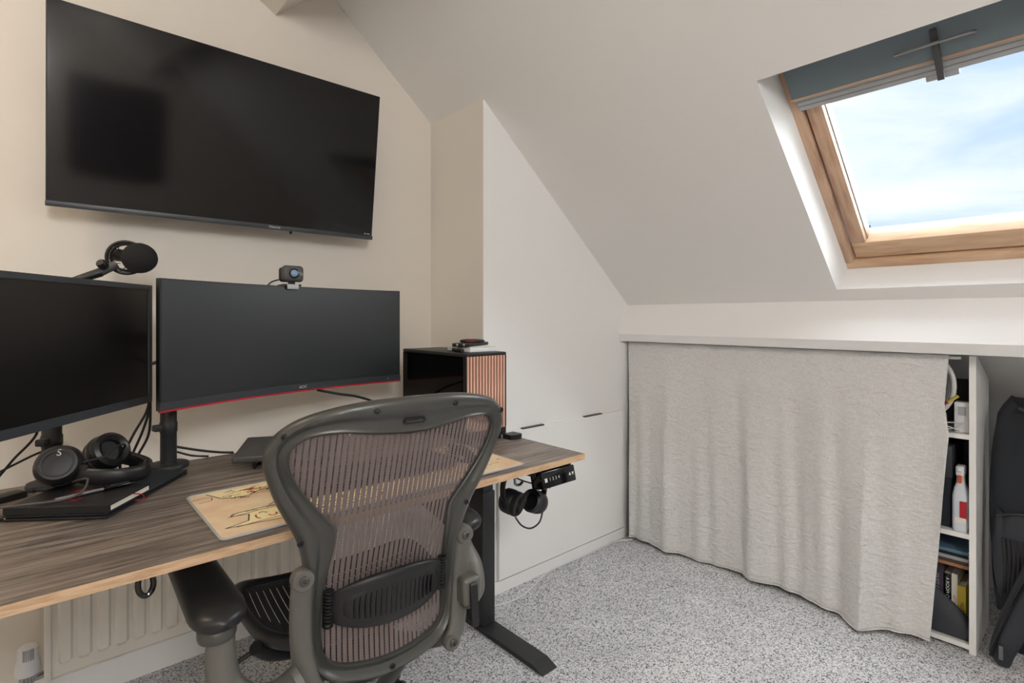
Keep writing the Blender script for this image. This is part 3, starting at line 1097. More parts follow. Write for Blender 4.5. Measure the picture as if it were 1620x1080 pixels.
# first cup stands facing the viewer, second lies further back
TA = Tr(-.052, -.018, .047) @ Rz(math.radians(-12)) @ Rx(math.radians(66))
cup(hp, TA, .046, 'S')
TB = Tr(.040, .075, .049) @ Rz(math.radians(30)) @ Rx(math.radians(62)) @ Ry(PI)
cup(hp, TB, .046)
hbp = spline([(-.045, -.005, .030), (.0, -.055, .024), (.060, -.078, .022), (.112, -.060, .024), (.128, -.006, .026), (.105, .055, .030), (.075, .085, .036)], 7)
B().tube(hbp, .0185, 12, sq=.36, up=(0, 0, 1)).build('headband', M_pad, hp)
B().tube([(p.x * .93, p.y * .93, p.z + .004) for p in hbp[6:-6]], .014, 10, sq=.5, up=(0, 0, 1)).build('headband_cushion', M_black, hp)
B().rbox((-.014, -.004, -.02), (.014, .004, .02), .003, 2, Tr(-.012, -.046, .030) @ Rz(math.radians(-40))).build('yoke', M_black, hp)
B().rbox((-.014, -.004, -.02), (.014, .004, .02), .003, 2, Tr(.086, .075, .036) @ Rz(math.radians(110))).build('yoke', M_black, hp)
o = B().tube(spline([(-.02, -.035, .052), (.03, -.02, .060), (.055, .005, .078), (.075, .02, .078), (.07, .03, .06)], 6), .0028, 8).build('lead', M_cable, hp)
cbx = B(Tr(-.06, -1.60, -ZL)).tube(spline([(.062, 1.612, ZL + .030), (.085, 1.560, ZL + .044), (.075, 1.515, ZL + .030), (.045, 1.50, ZL + .022), (-.02, 1.515, ZL + .021), (-.12, 1.56, ZL + .018)], 8), .0026, 8).build('headphone_cable', M_grey, loc=(.06, 1.60, ZL))
tag(cbx, 'thin grey braided lead curling across the black notebook', 'cable')
ad = thing('cable_plug', 'black cable plug with yellow ring at left front of laptop', 'plug', (-.055, 1.548, DZ), math.radians(150))
B().tube([(-.006, 0, .0065), (.026, 0, .0065)], .006, 12).build('plug_body', M_black, ad)
B().tube([(-.0085, 0, .0065), (-.006, 0, .0065)], .0062, 12).build('yellow_ring', M_yellow, ad)
# small black bits behind the headphones
o = thing('usb_hub', 'flat black hub at the far left behind headphones', 'hub', (-.070, 1.712, DZ), .5)
B().rbox((-.05, -.02, .0005), (.05, .02, .016), .004, 2).build('hub_body', M_black, o)
B().tube(spline([(.05, 0, .008), (.07, .0, .006), (.08, .03, .004)], 5), .003, 8).build('lead', M_cable, o)

# ================================================================== laptop dock and riser under the ultrawide
dk = thing('docking_laptop', 'slim black laptop propped on a folding stand below curved monitor', 'laptop', (.575, 1.640, DZ), math.radians(-27))
TD = Tr(0, 0, .040) @ Rx(math.radians(4))
lb2 = B(TD).rbox((-.145, -.10, -.010), (.145, .10, .008), .005, 3).build('body', M_grey, dk)
for k, w_ in enumerate((.010, .007, .012, .012)):
    B(TD).box((-.1458, .07 - .030 * k - w_ / 2, -.004), (-.1440, .07 - .030 * k + w_ / 2, .002)).build('port', M_blackg, lb2, smooth=0)
for x in (-.09, .09):
    B().tube(spline([(x, -.08, .004), (x, .07, .004), (x, .085, .008), (x, .07, .032)], 4), .004, 8).build('stand_leg', M_black, dk)
    B().tube([(x, -.08, .004), (x, -.085, .022)], .004, 8).build('stand_hook', M_black, dk)
B().tube([(-.09, -.03, .006), (.09, -.03, .006)], .003, 8).build('stand_bar', M_alu, dk)

# ================================================================== PC case
pc = thing('computer_tower', 'black computer tower with glass side and wooden slat front', 'computer', (1.156, 1.630, DZ))
X0, X1, Y0, Y1, ZF, ZT = -.089, .0895, -.2055, .205, .015, .308
b = B()
b.rbox((X0, Y0 + .006, ZT - .012), (X1, Y1, ZT), .003, 2)
b.box((X0 + .001, Y0 + .006, ZF), (X1 - .001, Y1, ZF + .02))
b.box((X1 - .006, Y0 + .006, ZF + .02), (X1 - .001, Y1, ZT - .012))
b.box((X0 + .001, Y1 - .008, ZF + .02), (X1 - .006, Y1, ZT - .012))
b.box((X0 + .001, Y0 + .006, ZF + .02), (X1 - .006, Y0 + .02, ZT - .012))
b.build('chassis', M_blackm, pc, smooth=30)
B().box((X0 - .002, Y0 + .016, ZF + .006), (X0 + .0005, Y1 - .006, ZT - .014)).build('glass_side', M_smoke, pc, smooth=0)
fr = B()
fr.rbox((X0, Y0 - .002, ZF), (X1, Y0 + .007, ZF + .026), .002, 1).rbox((X0, Y0 - .002, ZT - .010), (X1, Y0 + .007, ZT - .0005), .002, 1)
fr.rbox((X0, Y0 - .002, ZF + .026), (X0 + .004, Y0 + .007, ZT - .010), .001, 1).rbox((X1 - .004, Y0 - .002, ZF + .026), (X1, Y0 + .007, ZT - .010), .001, 1)
fr.box((X0 + .004, Y0 + .004, ZF + .026), (X1 - .004, Y0 + .007, ZT - .01))
ff = fr.build('front_frame', M_black, pc)
B().rbox((.005, Y0 - .0035, ZF + .009), (.015, Y0 - .001, ZF + .014), .001, 1).build('power_button', M_logo, ff)
NS = 13
sl = None
for k in range(NS):
    x = X0 + .0095 + k * (X1 - X0 - .019) / (NS - 1)
    if sl is None:
        sl = B().rbox((-.0040, -.001, ZF + .027), (.0040, .004, ZT - .011), .0005, 1).build('slat', M_slat, pc, loc=(x, Y0, 0))
    else:
        share(sl, loc=(x, Y0, 0))
for x in (X0 + .02, X1 - .03):
    for y in (Y0 + .03, Y1 - .04):
        B().box((x - .015, y - .02, 0.0003), (x + .015, y + .02, ZF)).build('foot', M_black, pc, smooth=0)
mb = B().box((X1 - .012, Y0 + .1, .06), (X1 - .006, Y1 - .02, .28)).build('motherboard', M_navy, pc, smooth=0)
B().rbox((-.02, Y0 + .12, .10), (X1 - .014, Y1 - .02, .14), .004, 1).build('graphics_card', M_grey, mb)
B().lathe([(.05, 0), (.052, .02), (.05, .025)], 28, Tr(-.0, Y1 - .034, .22) @ Rx(PI / 2)).build('fan', M_grey, pc)
for k in range(3):
    B().box((-.05, Y1 - .012, .236 + .011 * k), (.03, Y1 - .0085, .242 + .011 * k)).build('rear_vent', M_steel, pc, smooth=0)
B().tube(spline([(-.02, Y0 + .13, .14), (-.05, Y0 + .08, .11), (-.06, Y0 + .03, .05)], 6), .003, 7).build('inner_cable', M_cable, pc)

# things on top of the tower
ZP = DZ + ZT
bx = thing('white_box', 'flat white box lying on top of the computer tower', 'box', (1.182, 1.545, ZP), math.radians(-3))
B().rbox((-.056, -.075, 0.0003), (.056, .075, .015), .002, 2).build('box_base', M_whitep, bx)
B().rbox((-.0565, -.0755, .0155), (.0565, .0755, .019), .002, 2).build('box_lid', M_paper, bx)
o = thing('marker_pen', 'stubby black marker lying beside the flat white box', 'pen', (1.106, 1.522, ZP + .0068), math.radians(72))
B().tube([(-.05, 0, 0), (.03, 0, 0)], .0062, 12).build('barrel', M_black, o)
B().tube([(.03, 0, 0), (.055, 0, 0)], .0066, 12).build('cap', M_blackm, o)
wl_ = thing('black_phone', 'black phone with rounded camera bump on the white box', 'phone', (1.176, 1.540, ZP + .0193), math.radians(-64))
B().rbox((-.036, -.078, 0), (.036, .078, .012), .004, 3).build('phone_body', M_black, wl_)
for k in range(2):
    B().lathe([(.0035, 0), (.0045, .0012), (.003, .002)], 14, Tr(-.014 + .026 * k, -.0778, .006) @ Rx(PI / 2)).build('port', M_alu, wl_)
gl = thing('card_wallet', 'small dark oval pouch with red and green stripe on phone', 'pouch', (1.186, 1.545, ZP + .0316), math.radians(-30))
rings = []
for z, q in ((0, .9), (.003, 1.0), (.007, 1.0), (.010, .86), (.0115, .5)):
    rings.append([(.046 * q * math.cos(a), .034 * q * math.sin(a), z) for a in [2 * PI * k / 30 for k in range(30)]])
B().loft(rings, True, True).build('pouch_body', M_black, gl)
B().rbox((-.026, -.0352, .003), (.006, -.030, .0065), .001, 1).build('red_stripe', M_red, gl)
B().rbox((-.030, -.020, .0108), (.010, -.012, .0125), .001, 1).build('green_stripe', M_leaf, gl)

# small device at the right back of the desk
dv = thing('power_brick', 'small black box at right edge of the desk by tower', 'adapter', (1.262, 1.405, DZ), math.radians(3))
B().prism([(-.028, -.016), (-.010, -.024), (.018, -.024), (.018, .024), (-.028, .024)], .0004, .017, 'z').build('body', M_black, dv, smooth=0)
B().box((.018, -.02, .004), (.024, .024, .017)).build('side_tab', M_grey, dv, smooth=0)

# ================================================================== cables behind the screens
def cable(name, label, pts, r=.003, m=None, sub=8):
    p0 = Vector(pts[0])
    o = B(Matrix.Translation(-p0)).tube(spline(pts, sub), r, 8).build(name, m or M_cable, loc=p0)
    return tag(o, label, 'cable')


cable('monitor_cable', 'black cable arching from left monitor clip down past its pole', [(-.02, 1.74, .93), (.0, 1.76, .85), (-.045, 1.79, .78), (-.085, 1.815, .722), (-.12, 1.818, .706)])
cable('monitor_cable', 'black cable looping left from behind the headphones', [(.075, 1.80, .77), (.02, 1.83, .785), (-.045, 1.80, .765), (-.10, 1.80, .735)])
for k, (dx, dz_, lab) in enumerate(((-.006, 0, 'left of three black cables beside the tall monitor pole'), (.016, .008, 'middle of three black cables beside the tall monitor pole'), (.030, -.004, 'right of three black cables beside the tall monitor pole'))):
    cable('monitor_cable', lab, [(.235, 1.800, .93), (.232 + dx * .2, 1.803, .87), (.205 + dx, 1.815, .80 + dz_), (.180 + dx, 1.826, .735), (.178 + dx * 1.1, 1.834, .7045)], .0034)
cable('power_cable', 'black cable sagging right from the tall monitor pole', [(.302, 1.812, .752), (.36, 1.826, .730), (.42, 1.832, .712), (.46, 1.832, .7045)], .0036)
cable('power_cable', 'lower black cable running right from the tall monitor pole', [(.304, 1.816, .736), (.345, 1.826, .716), (.39, 1.832, .7045)], .0030)
cable('display_cable', 'thick black cable hanging from under the curved monitor', [(.72, 1.815, .880), (.74, 1.815, .874), (.80, 1.815, .858), (.88, 1.82, .838), (.95, 1.82, .80), (.98, 1.825, .7045)], .0044)
cable('monitor_link_cable', 'short black cable bridging between the two monitors', [(.10, 1.70, .985), (.20, 1.745, .995), (.262, 1.74, 1.012), (.30, 1.73, 1.02)], .0045)

# ================================================================== headset under the desk
hk = thing('headphone_hook', 'small metal hook under desk holding the headset', 'hook', (1.085, 1.20, DZ - .018))
B().box((-.02, -.02, -.004), (.02, .02, -.0002)).build('plate', M_steel, hk, smooth=0)
B().tube(spline([(0, 0, -.003), (0, 0, -.05), (.004, 0, -.062), (.02, 0, -.066), (.034, 0, -.058)], 5), .004, 8).build('hook_rod', M_steel, hk)
hs = thing('hanging_headset', 'black over-ear headset hanging below the desk corner', 'headphones', (1.135, 1.205, .548))
def aim(pos, d):
    return Tr(*pos) @ Vector(d).to_track_quat('Z', 'Y').to_matrix().to_4x4()


cup(hs, aim((-.046, .022, .014), (-.34, .92, .20)), .038, None, False)
cup(hs, aim((.046, .0, -.004), (.90, .18, -.40)), .036, None, False)
hb2 = spline([(-.075, .01, .008), (-.082, .015, .05), (-.068, .02, .088), (-.02, .02, .094), (.035, .018, .092), (.072, .01, .075), (.082, .0, .04), (.074, -.002, .0)], 6)
B().tube(hb2, .012, 10, sq=.4, up=(0, 1, 0)).build('headband', M_pad, hs)
B().tube(spline([(-.052, -.01, -.026), (-.035, -.02, -.052), (-.005, -.028, -.066), (.03, -.03, -.056), (.058, -.018, -.03)], 6), .0026, 8).build('lead_loop', M_cable, hs)
cable('headset_cable', 'thin black cable under the desk drooping towards the headset', [(1.03, 1.16, .674), (1.06, 1.15, .652), (1.12, 1.14, .628), (1.165, 1.14, .622), (1.195, 1.14, .640)], .0022)
cable('handset_cable', 'thin black cable from under desk into the desk control', [(1.10, 1.110, .676), (1.14, 1.112, .655), (1.185, 1.135, .640), (1.195, 1.14, .62), (1.185, 1.15, .60)], .0022)

# ================================================================== white cable on the carpet
fl = [(1.245, 1.655, .004), (1.29, 1.61, .004), (1.38, 1.575, .004), (1.46, 1.572, .004), (1.56, 1.60, .004), (1.68, 1.640, .004), (1.80, 1.645, .004), (1.95, 1.640, .004), (2.08, 1.638, .004), (2.16, 1.645, .004), (2.25, 1.60, .004)]
cable('floor_cable', 'thin white cable lying on the carpet along the boxing', fl, .0036, M_cablew, 8)

# ================================================================== office chair
CYAW = math.radians(-5)
COFF = .27
ch = thing('office_chair', 'graphite mesh-back ergonomic office chair pushed up to the desk', 'chair',
           (.555 - math.sin(CYAW) * COFF, .975 + math.cos(CYAW) * COFF, 0), CYAW)
TCH = Tr(0, -COFF, 0)
PROF = [(1.02, -.102), (.98, -.09), (.92, -.065), (.70, .005), (.58, .045), (.48, .050), (.36, .040)]


def yb0(z):
    if z >= PROF[0][0]:
        return PROF[0][1]
    for (z0, y0), (z1, y1) in zip(PROF, PROF[1:]):
        if z1 <= z <= z0:
            return y0 + (y1 - y0) * (z0 - z) / (z0 - z1)
    return PROF[-1][1]


def ybk(x, z):
    return sum(yb0(z + d) for d in (-.04, -.02, 0, .02, .04)) / 5 + .8 * x * x


outer = [(0, .979), (.09, .976), (.155, .966), (.205, .950), (.238, .926), (.255, .897), (.257, .868), (.249, .835), (.234, .792), (.214, .75), (.194, .71), (.180, .665), (.170, .61), (.167, .55), (.165, .48), (.150, .422), (.10, .392), (0, .380)]
inner = [(0, .903), (.08, .910), (.14, .918), (.188, .914), (.212, .898), (.219, .876), (.213, .848), (.196, .815), (.168, .777), (.140, .742), (.124, .716), (.128, .665), (.134, .61), (.139, .55), (.137, .48), (.124, .443), (.085, .424), (0, .414)]


def full(h):
    pts = [(x, 0, z) for x, z in h] + [(-x, 0, z) for x, z in h[-2:0:-1]]
    return spline(pts, 4, True)


LO, LI = full(outer), full(inner)
NL = len(LO)
# cross-section: fraction from outer to inner edge, backward offset
xs = [(0.0, .006), (0.0, -.006), (.10, -.015), (.26, -.019), (.42, -.016), (.52, -.008), (.62, -.005), (.84, -.007), (.93, -.011), (1.0, -.008), (1.0, .006)]
rings = []
for f, dy in xs:
    r = []
    for i in range(NL):
        p = LO[i].lerp(LI[i], f)
        r.append((p.x, ybk(p.x, p.z) + dy, p.z))
    rings.append(r)
fm = B(TCH).loft(rings, True, False, True).build('back_frame', M_graph, ch, smooth=50)


def screw(x, z, dy=-.019, r=.0065, parent=None):
    T = TCH @ Tr(x, ybk(x, z) + dy, z) @ Rx(PI / 2)
    s_ = B(T).lathe([(r, -.001), (r, .0008), (r * .8, .0016), (r * .5, .0012), (r * .45, -.001)], 14).build('screw', M_black, parent or fm)
    return s_


for x, z in ((-.232, .921), (.232, .921), (-.19, .706), (.17, .712), (-.083, .958), (.083, .958), (0, .396)):
    screw(x, z)
lg = B(TCH @ Tr(0, ybk(0, .93) - .0075, .929) @ Rx(PI / 2 + .28)).vbox((-.024, -.006, -.001), (.024, .006, .001), .0055).build('logo_plate', M_black, fm)
text('maker_lettering', 'hermanmiller', .0066, M_graph2, lg, TCH @ Tr(0, ybk(0, .93) - .0095, .929) @ Rx(PI / 2 + .28) @ Tr(0, 0, .0004), .0002)


def inside_z(x):
    """z extents of the mesh opening at x"""
    zs = []
    for i in range(NL):
        a, c = LI[i], LI[(i + 1) % NL]
        if (a.x - x) * (c.x - x) < 0:
            zs.append(a.z + (c.z - a.z) * (x - a.x) / (c.x - a.x))
    return sorted(zs)


bm_ = B(TCH)
per = .0110
k = 0
x = -.2165
while x < .2165:
    w = per * .78
    z_ = inside_z(x + w / 2)
    for q in range(0, len(z_) - 1, 2):
        z0, z1 = z_[q] - .006, z_[q + 1] + .006
        n = max(2, int((z1 - z0) / .014))
        va = []
        for j in range(n + 1):
            z = z0 + (z1 - z0) * j / n
            va.append(((x, ybk(x, z) + .001, z), (x + w * .5, ybk(x + w * .5, z) - .0006, z), (x + w, ybk(x + w, z) + .001, z)))
        vs = [p for t in va for p in t]
        fs = []
        for j in range(n):
            for c in range(2):
                fs.append((j * 3 + c, j * 3 + c + 1, j * 3 + c + 4, j * 3 + c + 3))
        bm_.add(vs, fs)
    # fine cross threads bridging the slit
    if len(z_) > 1:
        z = z_[0]
        xa, xb = x + w, x + per
        while z < z_[-1]:
            bm_.add([(xa, ybk(xa, z) + .001, z), (xb, ybk(xb, z) + .001, z), (xb, ybk(xb, z) + .001, z + .0007), (xa, ybk(xa, z) + .001, z + .0007)], [(0, 1, 2, 3)])
            z += .0062
    x += per
bm_.build('back_mesh', M_mesh, ch, smooth=60, kind='stuff')

# lumbar pad with coil ends
rings = []
for t in [j / 16 for j in range(17)]:
    x = -.125 + .250 * t
    e = (1 - abs(2 * t - 1) ** 2.6)
    hh = .030 + .028 * e
    dd = .008 + .022 * e
    r = []
    for a in [2 * PI * q / 22 for q in range(22)]:
        cz, cy = math.sin(a), -math.cos(a)
        cz = math.copysign(abs(cz) ** .7, cz)
        cy = math.copysign(abs(cy) ** .8, cy)
        z = .552 + hh * cz
        r.append((x, ybk(x, z) - .012 - dd * .5 + dd * .5 * cy, z))
    rings.append(r)
pad = B(TCH).loft(rings, True, True).build('lumbar_pad', M_black, ch, smooth=60)
rings = []
for q, dy in ((1.0, -.026), (.97, -.033), (.86, -.0385), (.5, -.041), (.05, -.041)):
    r = []
    for a in [2 * PI * j / 40 for j in range(40)]:
        sx, sz = math.cos(a), math.sin(a)
        sx = math.copysign(abs(sx) ** .72, sx)
        sz = math.copysign(abs(sz) ** .72, sz)
        xx, zz = .108 * q * sx, .551 + .048 * q * sz * (1 - .15 * abs(sx))
        edge = (xx / .125) ** 2 * .006
        r.append((xx, ybk(xx, zz) + dy + edge, zz))
    rings.append(r)
B(TCH).loft(rings, True, False).build('lumbar_boss', M_black, pad, smooth=60)
for k in range(17):
    x = -.086 + .172 * k / 16
    h = .030 * (1 - (x / .112) ** 2) ** .5
    pth = [(x, ybk(x, z) - .0405 + (x / .125) ** 2 * .006, z) for z in (.550 - h, .550, .550 + h)]
    B(TCH).tube(pth, lambda t: .0016 + .0012 * math.sin(PI * t), 6).build('groove_rib', M_blackg, pad)
for sx in (-1, 1):
    for k in range(11):
        z = .514 + .0072 * k
        x = sx * .128
        ringp = [(x + .008 * math.cos(a), ybk(x, z) - .012 + .010 * math.sin(a), z) for a in [2 * PI * j / 12 for j in range(12)]]
        B(TCH).tube(ringp, .0026, 6, True).build('coil', M_black, pad)

# support bars bolted to each side of the frame
for sx in (-1, 1):
    xa = .183
    pth = spline([(sx * .180, ybk(.17, .628) - .016, .628), (sx * .180, ybk(.17, .56) - .020, .56), (sx * .177, ybk(.17, .48) - .022, .48), (sx * .166, ybk(.15, .42) - .022, .42), (sx * .150, ybk(.14, .388) - .018, .388)], 6)
    bar = B(TCH).tube(pth, lambda t: .0215 if t < .98 else .018, 14, sq=.55, up=(1, 0, 0)).build('support_bar', M_graph2, ch, smooth=60)
    T = TCH @ Tr(sx * .180, ybk(.17, .628) - .016, .628) @ Rx(PI / 2)
    B(T).lathe([(.0215, -.010), (.0215, .008), (.019, .0118), (.004, .012)], 24).build('bar_end', M_graph2, bar)
    T2 = TCH @ Tr(sx * .150, ybk(.14, .388) - .018, .388) @ Rx(PI / 2)
    B(T2).lathe([(.0200, -.010), (.0200, .008), (.0175, .0118), (.004, .012)], 24).build('bar_end', M_graph2, bar)
    for TT in (T, T2):
        B(TT @ Tr(0, 0, .0115)).lathe([(.0095, 0), (.0095, .003), (.007, .0052), (.004, .0048), (.0035, .002)], 18).build('bolt', M_graph, bar)


def arm(sx, px, py, pz, plen, rot, stem):
    arm_ = B(TCH).tube(spline(stem, 7), lambda t: .022 + .016 * t, 14, sq=.8).build('arm_stem', M_graph2, ch, smooth=60)
    T = TCH @ Tr(px, py, pz) @ Rz(rot)
    rings = []
    for t in [j / 20 for j in range(21)]:
        y = plen * t
        e = max(0.0, 1 - ((max(0, .24 - t) / .24) ** 2.4)) ** .5 * max(0.0, 1 - ((max(0, t - .90) / .10) ** 2.4)) ** .5
        w = .049 * (e * .96 + .04) * (1 - .12 * t)
        h1 = .020
        h2 = -(.012 + .026 * max(0, 1 - t / .30)) * (e * .9 + .1)
        r = []
        for a in [2 * PI * q / 22 for q in range(22)]:
            cx_, cz = math.cos(a), math.sin(a)
            cx_ = math.copysign(abs(cx_) ** .75, cx_)
            r.append((w * cx_, y, (h1 if cz > 0 else -h2) * cz * (e * .8 + .2)))
        rings.append(r)
    B(T).loft(rings, True, True).build('arm_pad', M_pad, ch, smooth=70)
    B(T).lathe([(.030, -.046), (.032, -.040), (.032, -.030), (.028, -.024)], 22, Tr(0, .062, 0)).build('pivot_collar', M_graph, arm_)
    return arm_


al = arm(-1, -.318, -.008, .606, .33, math.radians(4),
         [(-.315, .052, .575), (-.317, .050, .525), (-.308, .042, .470), (-.272, .030, .432), (-.225, .022, .425), (-.185, .028, .435)])
ar = arm(1, .216, .056, .628, .27, math.radians(-6),
         [(.220, .116, .594), (.228, .112, .556), (.236, .092, .520), (.220, .060, .495), (.200, .044, .488), (.180, .042, .486)])
# clamp blocks with their quick-release levers
for sx, x, y, z, par in ((-1, -.238, -.004, .432, al), (1, .190, .030, .500, ar)):
    T = TCH @ Tr(x, y, z)
    B(T).rbox((-.034 if sx < 0 else -.024, -.020, -.042 if sx < 0 else -.032), (.034 if sx < 0 else .026, .022, .040 if sx < 0 else .032), .010, 3).build('clamp_block', M_graph2, par)
    lv = B(T).loft([[(-.009 * w_, -.023 + dy, z_), (.009 * w_, -.023 + dy, z_), (.009 * w_, -.016 + dy, z_), (-.009 * w_, -.016 + dy, z_)] for z_, w_, dy in ((.022, .8, 0), (.018, 1, -.004), (-.02, 1, -.006), (-.065, 1, -.012), (-.074, .7, -.012))], True, True).build('release_lever', M_black, par)
# rear yoke from the bars to the tilt mechanism
for sx in (-1, 1):
    B(TCH).tube(spline([(sx * .168, .05, .42), (sx * .15, .11, .36), (sx * .10, .19, .335), (sx * .03, .26, .33)], 6), .020, 12).build('yoke', M_graph, ch, smooth=60)
B(TCH).rbox((-.085, .13, .30), (.085, .40, .375), .02, 3).build('tilt_mechanism', M_black, ch)

# seat: frame ring and woven pad
SX, SY0, SY1 = .248, .105, .50


def seat_z(x, y):
    t = (y - SY0) / (SY1 - SY0)
    return .452 + .012 * math.sin(PI * t) * -1 - .035 * max(0, t - .75) ** 2 * 16 + .25 * x * x


def seat_out(k, n, s=1.0):
    a = 2 * PI * k / n
    cx_, cy_ = math.cos(a), math.sin(a)
    cx_ = math.copysign(abs(cx_) ** .5, cx_)
    cy_ = math.copysign(abs(cy_) ** .55, cy_)
    return SX * s * cx_ * (.93 + .07 * cy_), (SY0 + SY1) / 2 + (SY1 - SY0) / 2 * s * cy_


ring_ = [(*seat_out(k, 64), seat_z(*seat_out(k, 64))) for k in range(64)]
B(TCH).tube(ring_, .017, 10, True, sq=.75, up=(0, 0, 1)).build('seat_frame', M_black, ch, smooth=60)
so = [seat_out(k, 160, .99) for k in range(160)]
bs = B(TCH)
x = -.235
while x < .235:
    w = .0143
    ys_ = []
    for i in range(160):
        a, c = so[i], so[(i + 1) % 160]
        if (a[0] - x - w / 2) * (c[0] - x - w / 2) < 0:
            ys_.append(a[1] + (c[1] - a[1]) * (x + w / 2 - a[0]) / (c[0] - a[0]))
    if len(ys_) >= 2:
        y0, y1 = min(ys_), max(ys_)
        n = 18
        vs, fs = [], []
        for j in range(n + 1):
            y = y0 + (y1 - y0) * j / n
            vs += [(x, y, seat_z(x, y)), (x + w, y, seat_z(x + w, y))]
        for j in range(n):
            fs.append((2 * j, 2 * j + 1, 2 * j + 3, 2 * j + 2))
        bs.add(vs, fs)
    x += .0155
bs.build('seat_mesh', M_seat, ch, smooth=60, kind='stuff')
for sx in (-1, 1):
    for ya, yb_ in ((.18, .24), (.38, .30)):
        B(TCH).tube(spline([(sx * .235, ya, .445), (sx * .19, (ya + yb_) / 2, .40), (sx * .08, yb_, .36)], 5), .014, 10).build('seat_bracket', M_black, ch, smooth=60)
# tension knob on its stalk
kn = B(TCH).tube(spline([(-.10, .33, .345), (-.19, .37, .33), (-.245, .385, .305)], 5), .006, 8).build('control_stalk', M_black, ch)
B(TCH @ Tr(-.255, .388, .298)).lathe([(.006, -.030), (.015, -.026), (.0185, -.010), (.017, .008), (.010, .022), (.004, .026)], 20).build('knob', M_blackg, kn)
# gas column, star base, castors
cl = B(TCH).lathe([(.025, .10), (.025, .22), (.0, .22)][:2] + [(.016, .222), (.016, .31)], 20, Tr(0, COFF, 0)).build('gas_column', M_black, ch)
B(TCH).lathe([(.04, .070), (.048, .075), (.048, .125), (.036, .135)], 24, Tr(0, COFF, 0)).build('hub', M_graph, ch)
leg0 = None
for k in range(5):
    a = math.radians(36 + 72 * k) - CYAW
    T = TCH @ Tr(0, COFF, 0) @ Rz(a)
    rings = []
    for t in [j / 8 for j in range(9)]:
        xx = .04 + .255 * t
        hw, hh = .026 - .006 * t, .020 - .006 * t
        zc = .105 - .012 * t
        r = []
        for q in range(14):
            aa = 2 * PI * q / 14
            r.append((xx, hw * math.copysign(abs(math.cos(aa)) ** .8, math.cos(aa)), zc + hh * math.copysign(abs(math.sin(aa)) ** .8, math.sin(aa))))
        rings.append(r)
    sl_ = B(T).loft(rings, True, True).build('star_leg', M_graph, ch, smooth=60)
    TCa = T @ Tr(.275, 0, 0)
    cs_ = B(TCa).lathe([(.008, .058), (.008, .085)], 10).build('castor_stem', M_steel, sl_)
    for yy in (-.016, .016):
        B(TCa @ Tr(-.018, yy, .0285) @ Rx(PI / 2)).lathe([(.020, -.009), (.028, -.006), (.028, .006), (.020, .009)], 22).build('castor_wheel', M_black, sl_)
    B(TCa @ Tr(-.018, 0, .034) @ Rx(PI / 2)).lathe([(.018, -.006), (.026, -.004), (.026, .004), (.018, .006)], 20).build('castor_hood', M_black, sl_)

# ================================================================== linen curtain
def edgeR(z):
    P = [(1.0, .350), (.835, .362), (.73, .350), (.53, .366), (.38, .376), (.2, .388), (.0, .400)]
    for (z0, a), (z1, c) in zip(P, P[1:]):
        if z1 <= z <= z0:
            return a + (c - a) * (z0 - z) / (z0 - z1)
    return .35


NY, NZ = 190, 90
vs, fs = [], []
ZTOP = 1.004
for j in range(NZ + 1):
    t = j / NZ
    for i in range(NY + 1):
        s = i / NY
        yR, yL = edgeR(ZTOP * (1 - t)), 1.652 - .042 * t
        y = yR + (yL - yR) * s
        zb = .016 + .010 * math.sin(y * 9) * .5 + .014 * max(0, 1 - abs(y - .46) / .12)
        z = ZTOP + (zb - ZTOP) * t
        q = t ** 1.3
        f = .012 * math.sin(y * 16 + 1.1 + .6 * t) + .010 * math.sin(y * 29 + 2.0 - .9 * t) + .007 * math.sin(y * 47 + .5 + 1.4 * t) + .004 * math.sin(y * 83 + 2.2 * t) + .010 * math.sin(y * 7.3 + .4)
        xx = 2.286 + f * (.05 + 1.0 * min(1, q * 1.6)) - .012 * q
        # fold that kicks out at the hem, and the belly at the left end
        d = y - .585
        kick = math.exp(-d / .13) if d > 0 else math.exp(d / .018)
        xx -= .060 * kick * t ** 2.2
        xx -= .040 * math.exp(-((y - 1.60) / .16) ** 2) * t ** 1.6
        # swag line towards the right end
        xx += .008 * math.sin((y - .35) * 9 + t * 4) * t * max(0, 1 - (y - .35) / .5)
        vs.append((xx, y, z))
for j in range(NZ):
    for i in range(NY):
        a = j * (NY + 1) + i
        fs.append((a, a + 1, a + NY + 2, a + NY + 1))
cu = thing('curtain', 'pale grey linen curtain hanging below the white ledge', 'curtain', (2.286, 1.0, 0))
b = B(Tr(-2.286, -1.0, 0))
b.add(vs, fs)
panel = b.build('curtain_panel', M_linen, cu, smooth=180)
md = panel.modifiers.new('thickness', 'SOLIDIFY')
md.thickness = .0016
b = B(Tr(-2.286, -1.0, 0))
hemp = [Vector(vs[NZ * (NY + 1) + i]) + Vector((-.001, 0, .0)) for i in range(0, NY + 1, 2)]
b.tube(hemp, .0026, 6)
b.build('hem', M_linen, cu, smooth=60)
b = B(Tr(-2.286, -1.0, 0))
b.tube([(2.298, .32, .994), (2.298, 1.655, .994)], .005, 10)
b.build('curtain_wire', M_whitep, cu)

# ================================================================== shelving behind the curtain
XF = 2.330


def roof_z(x):
    return PZ + (PX - x) * .8435 - .02


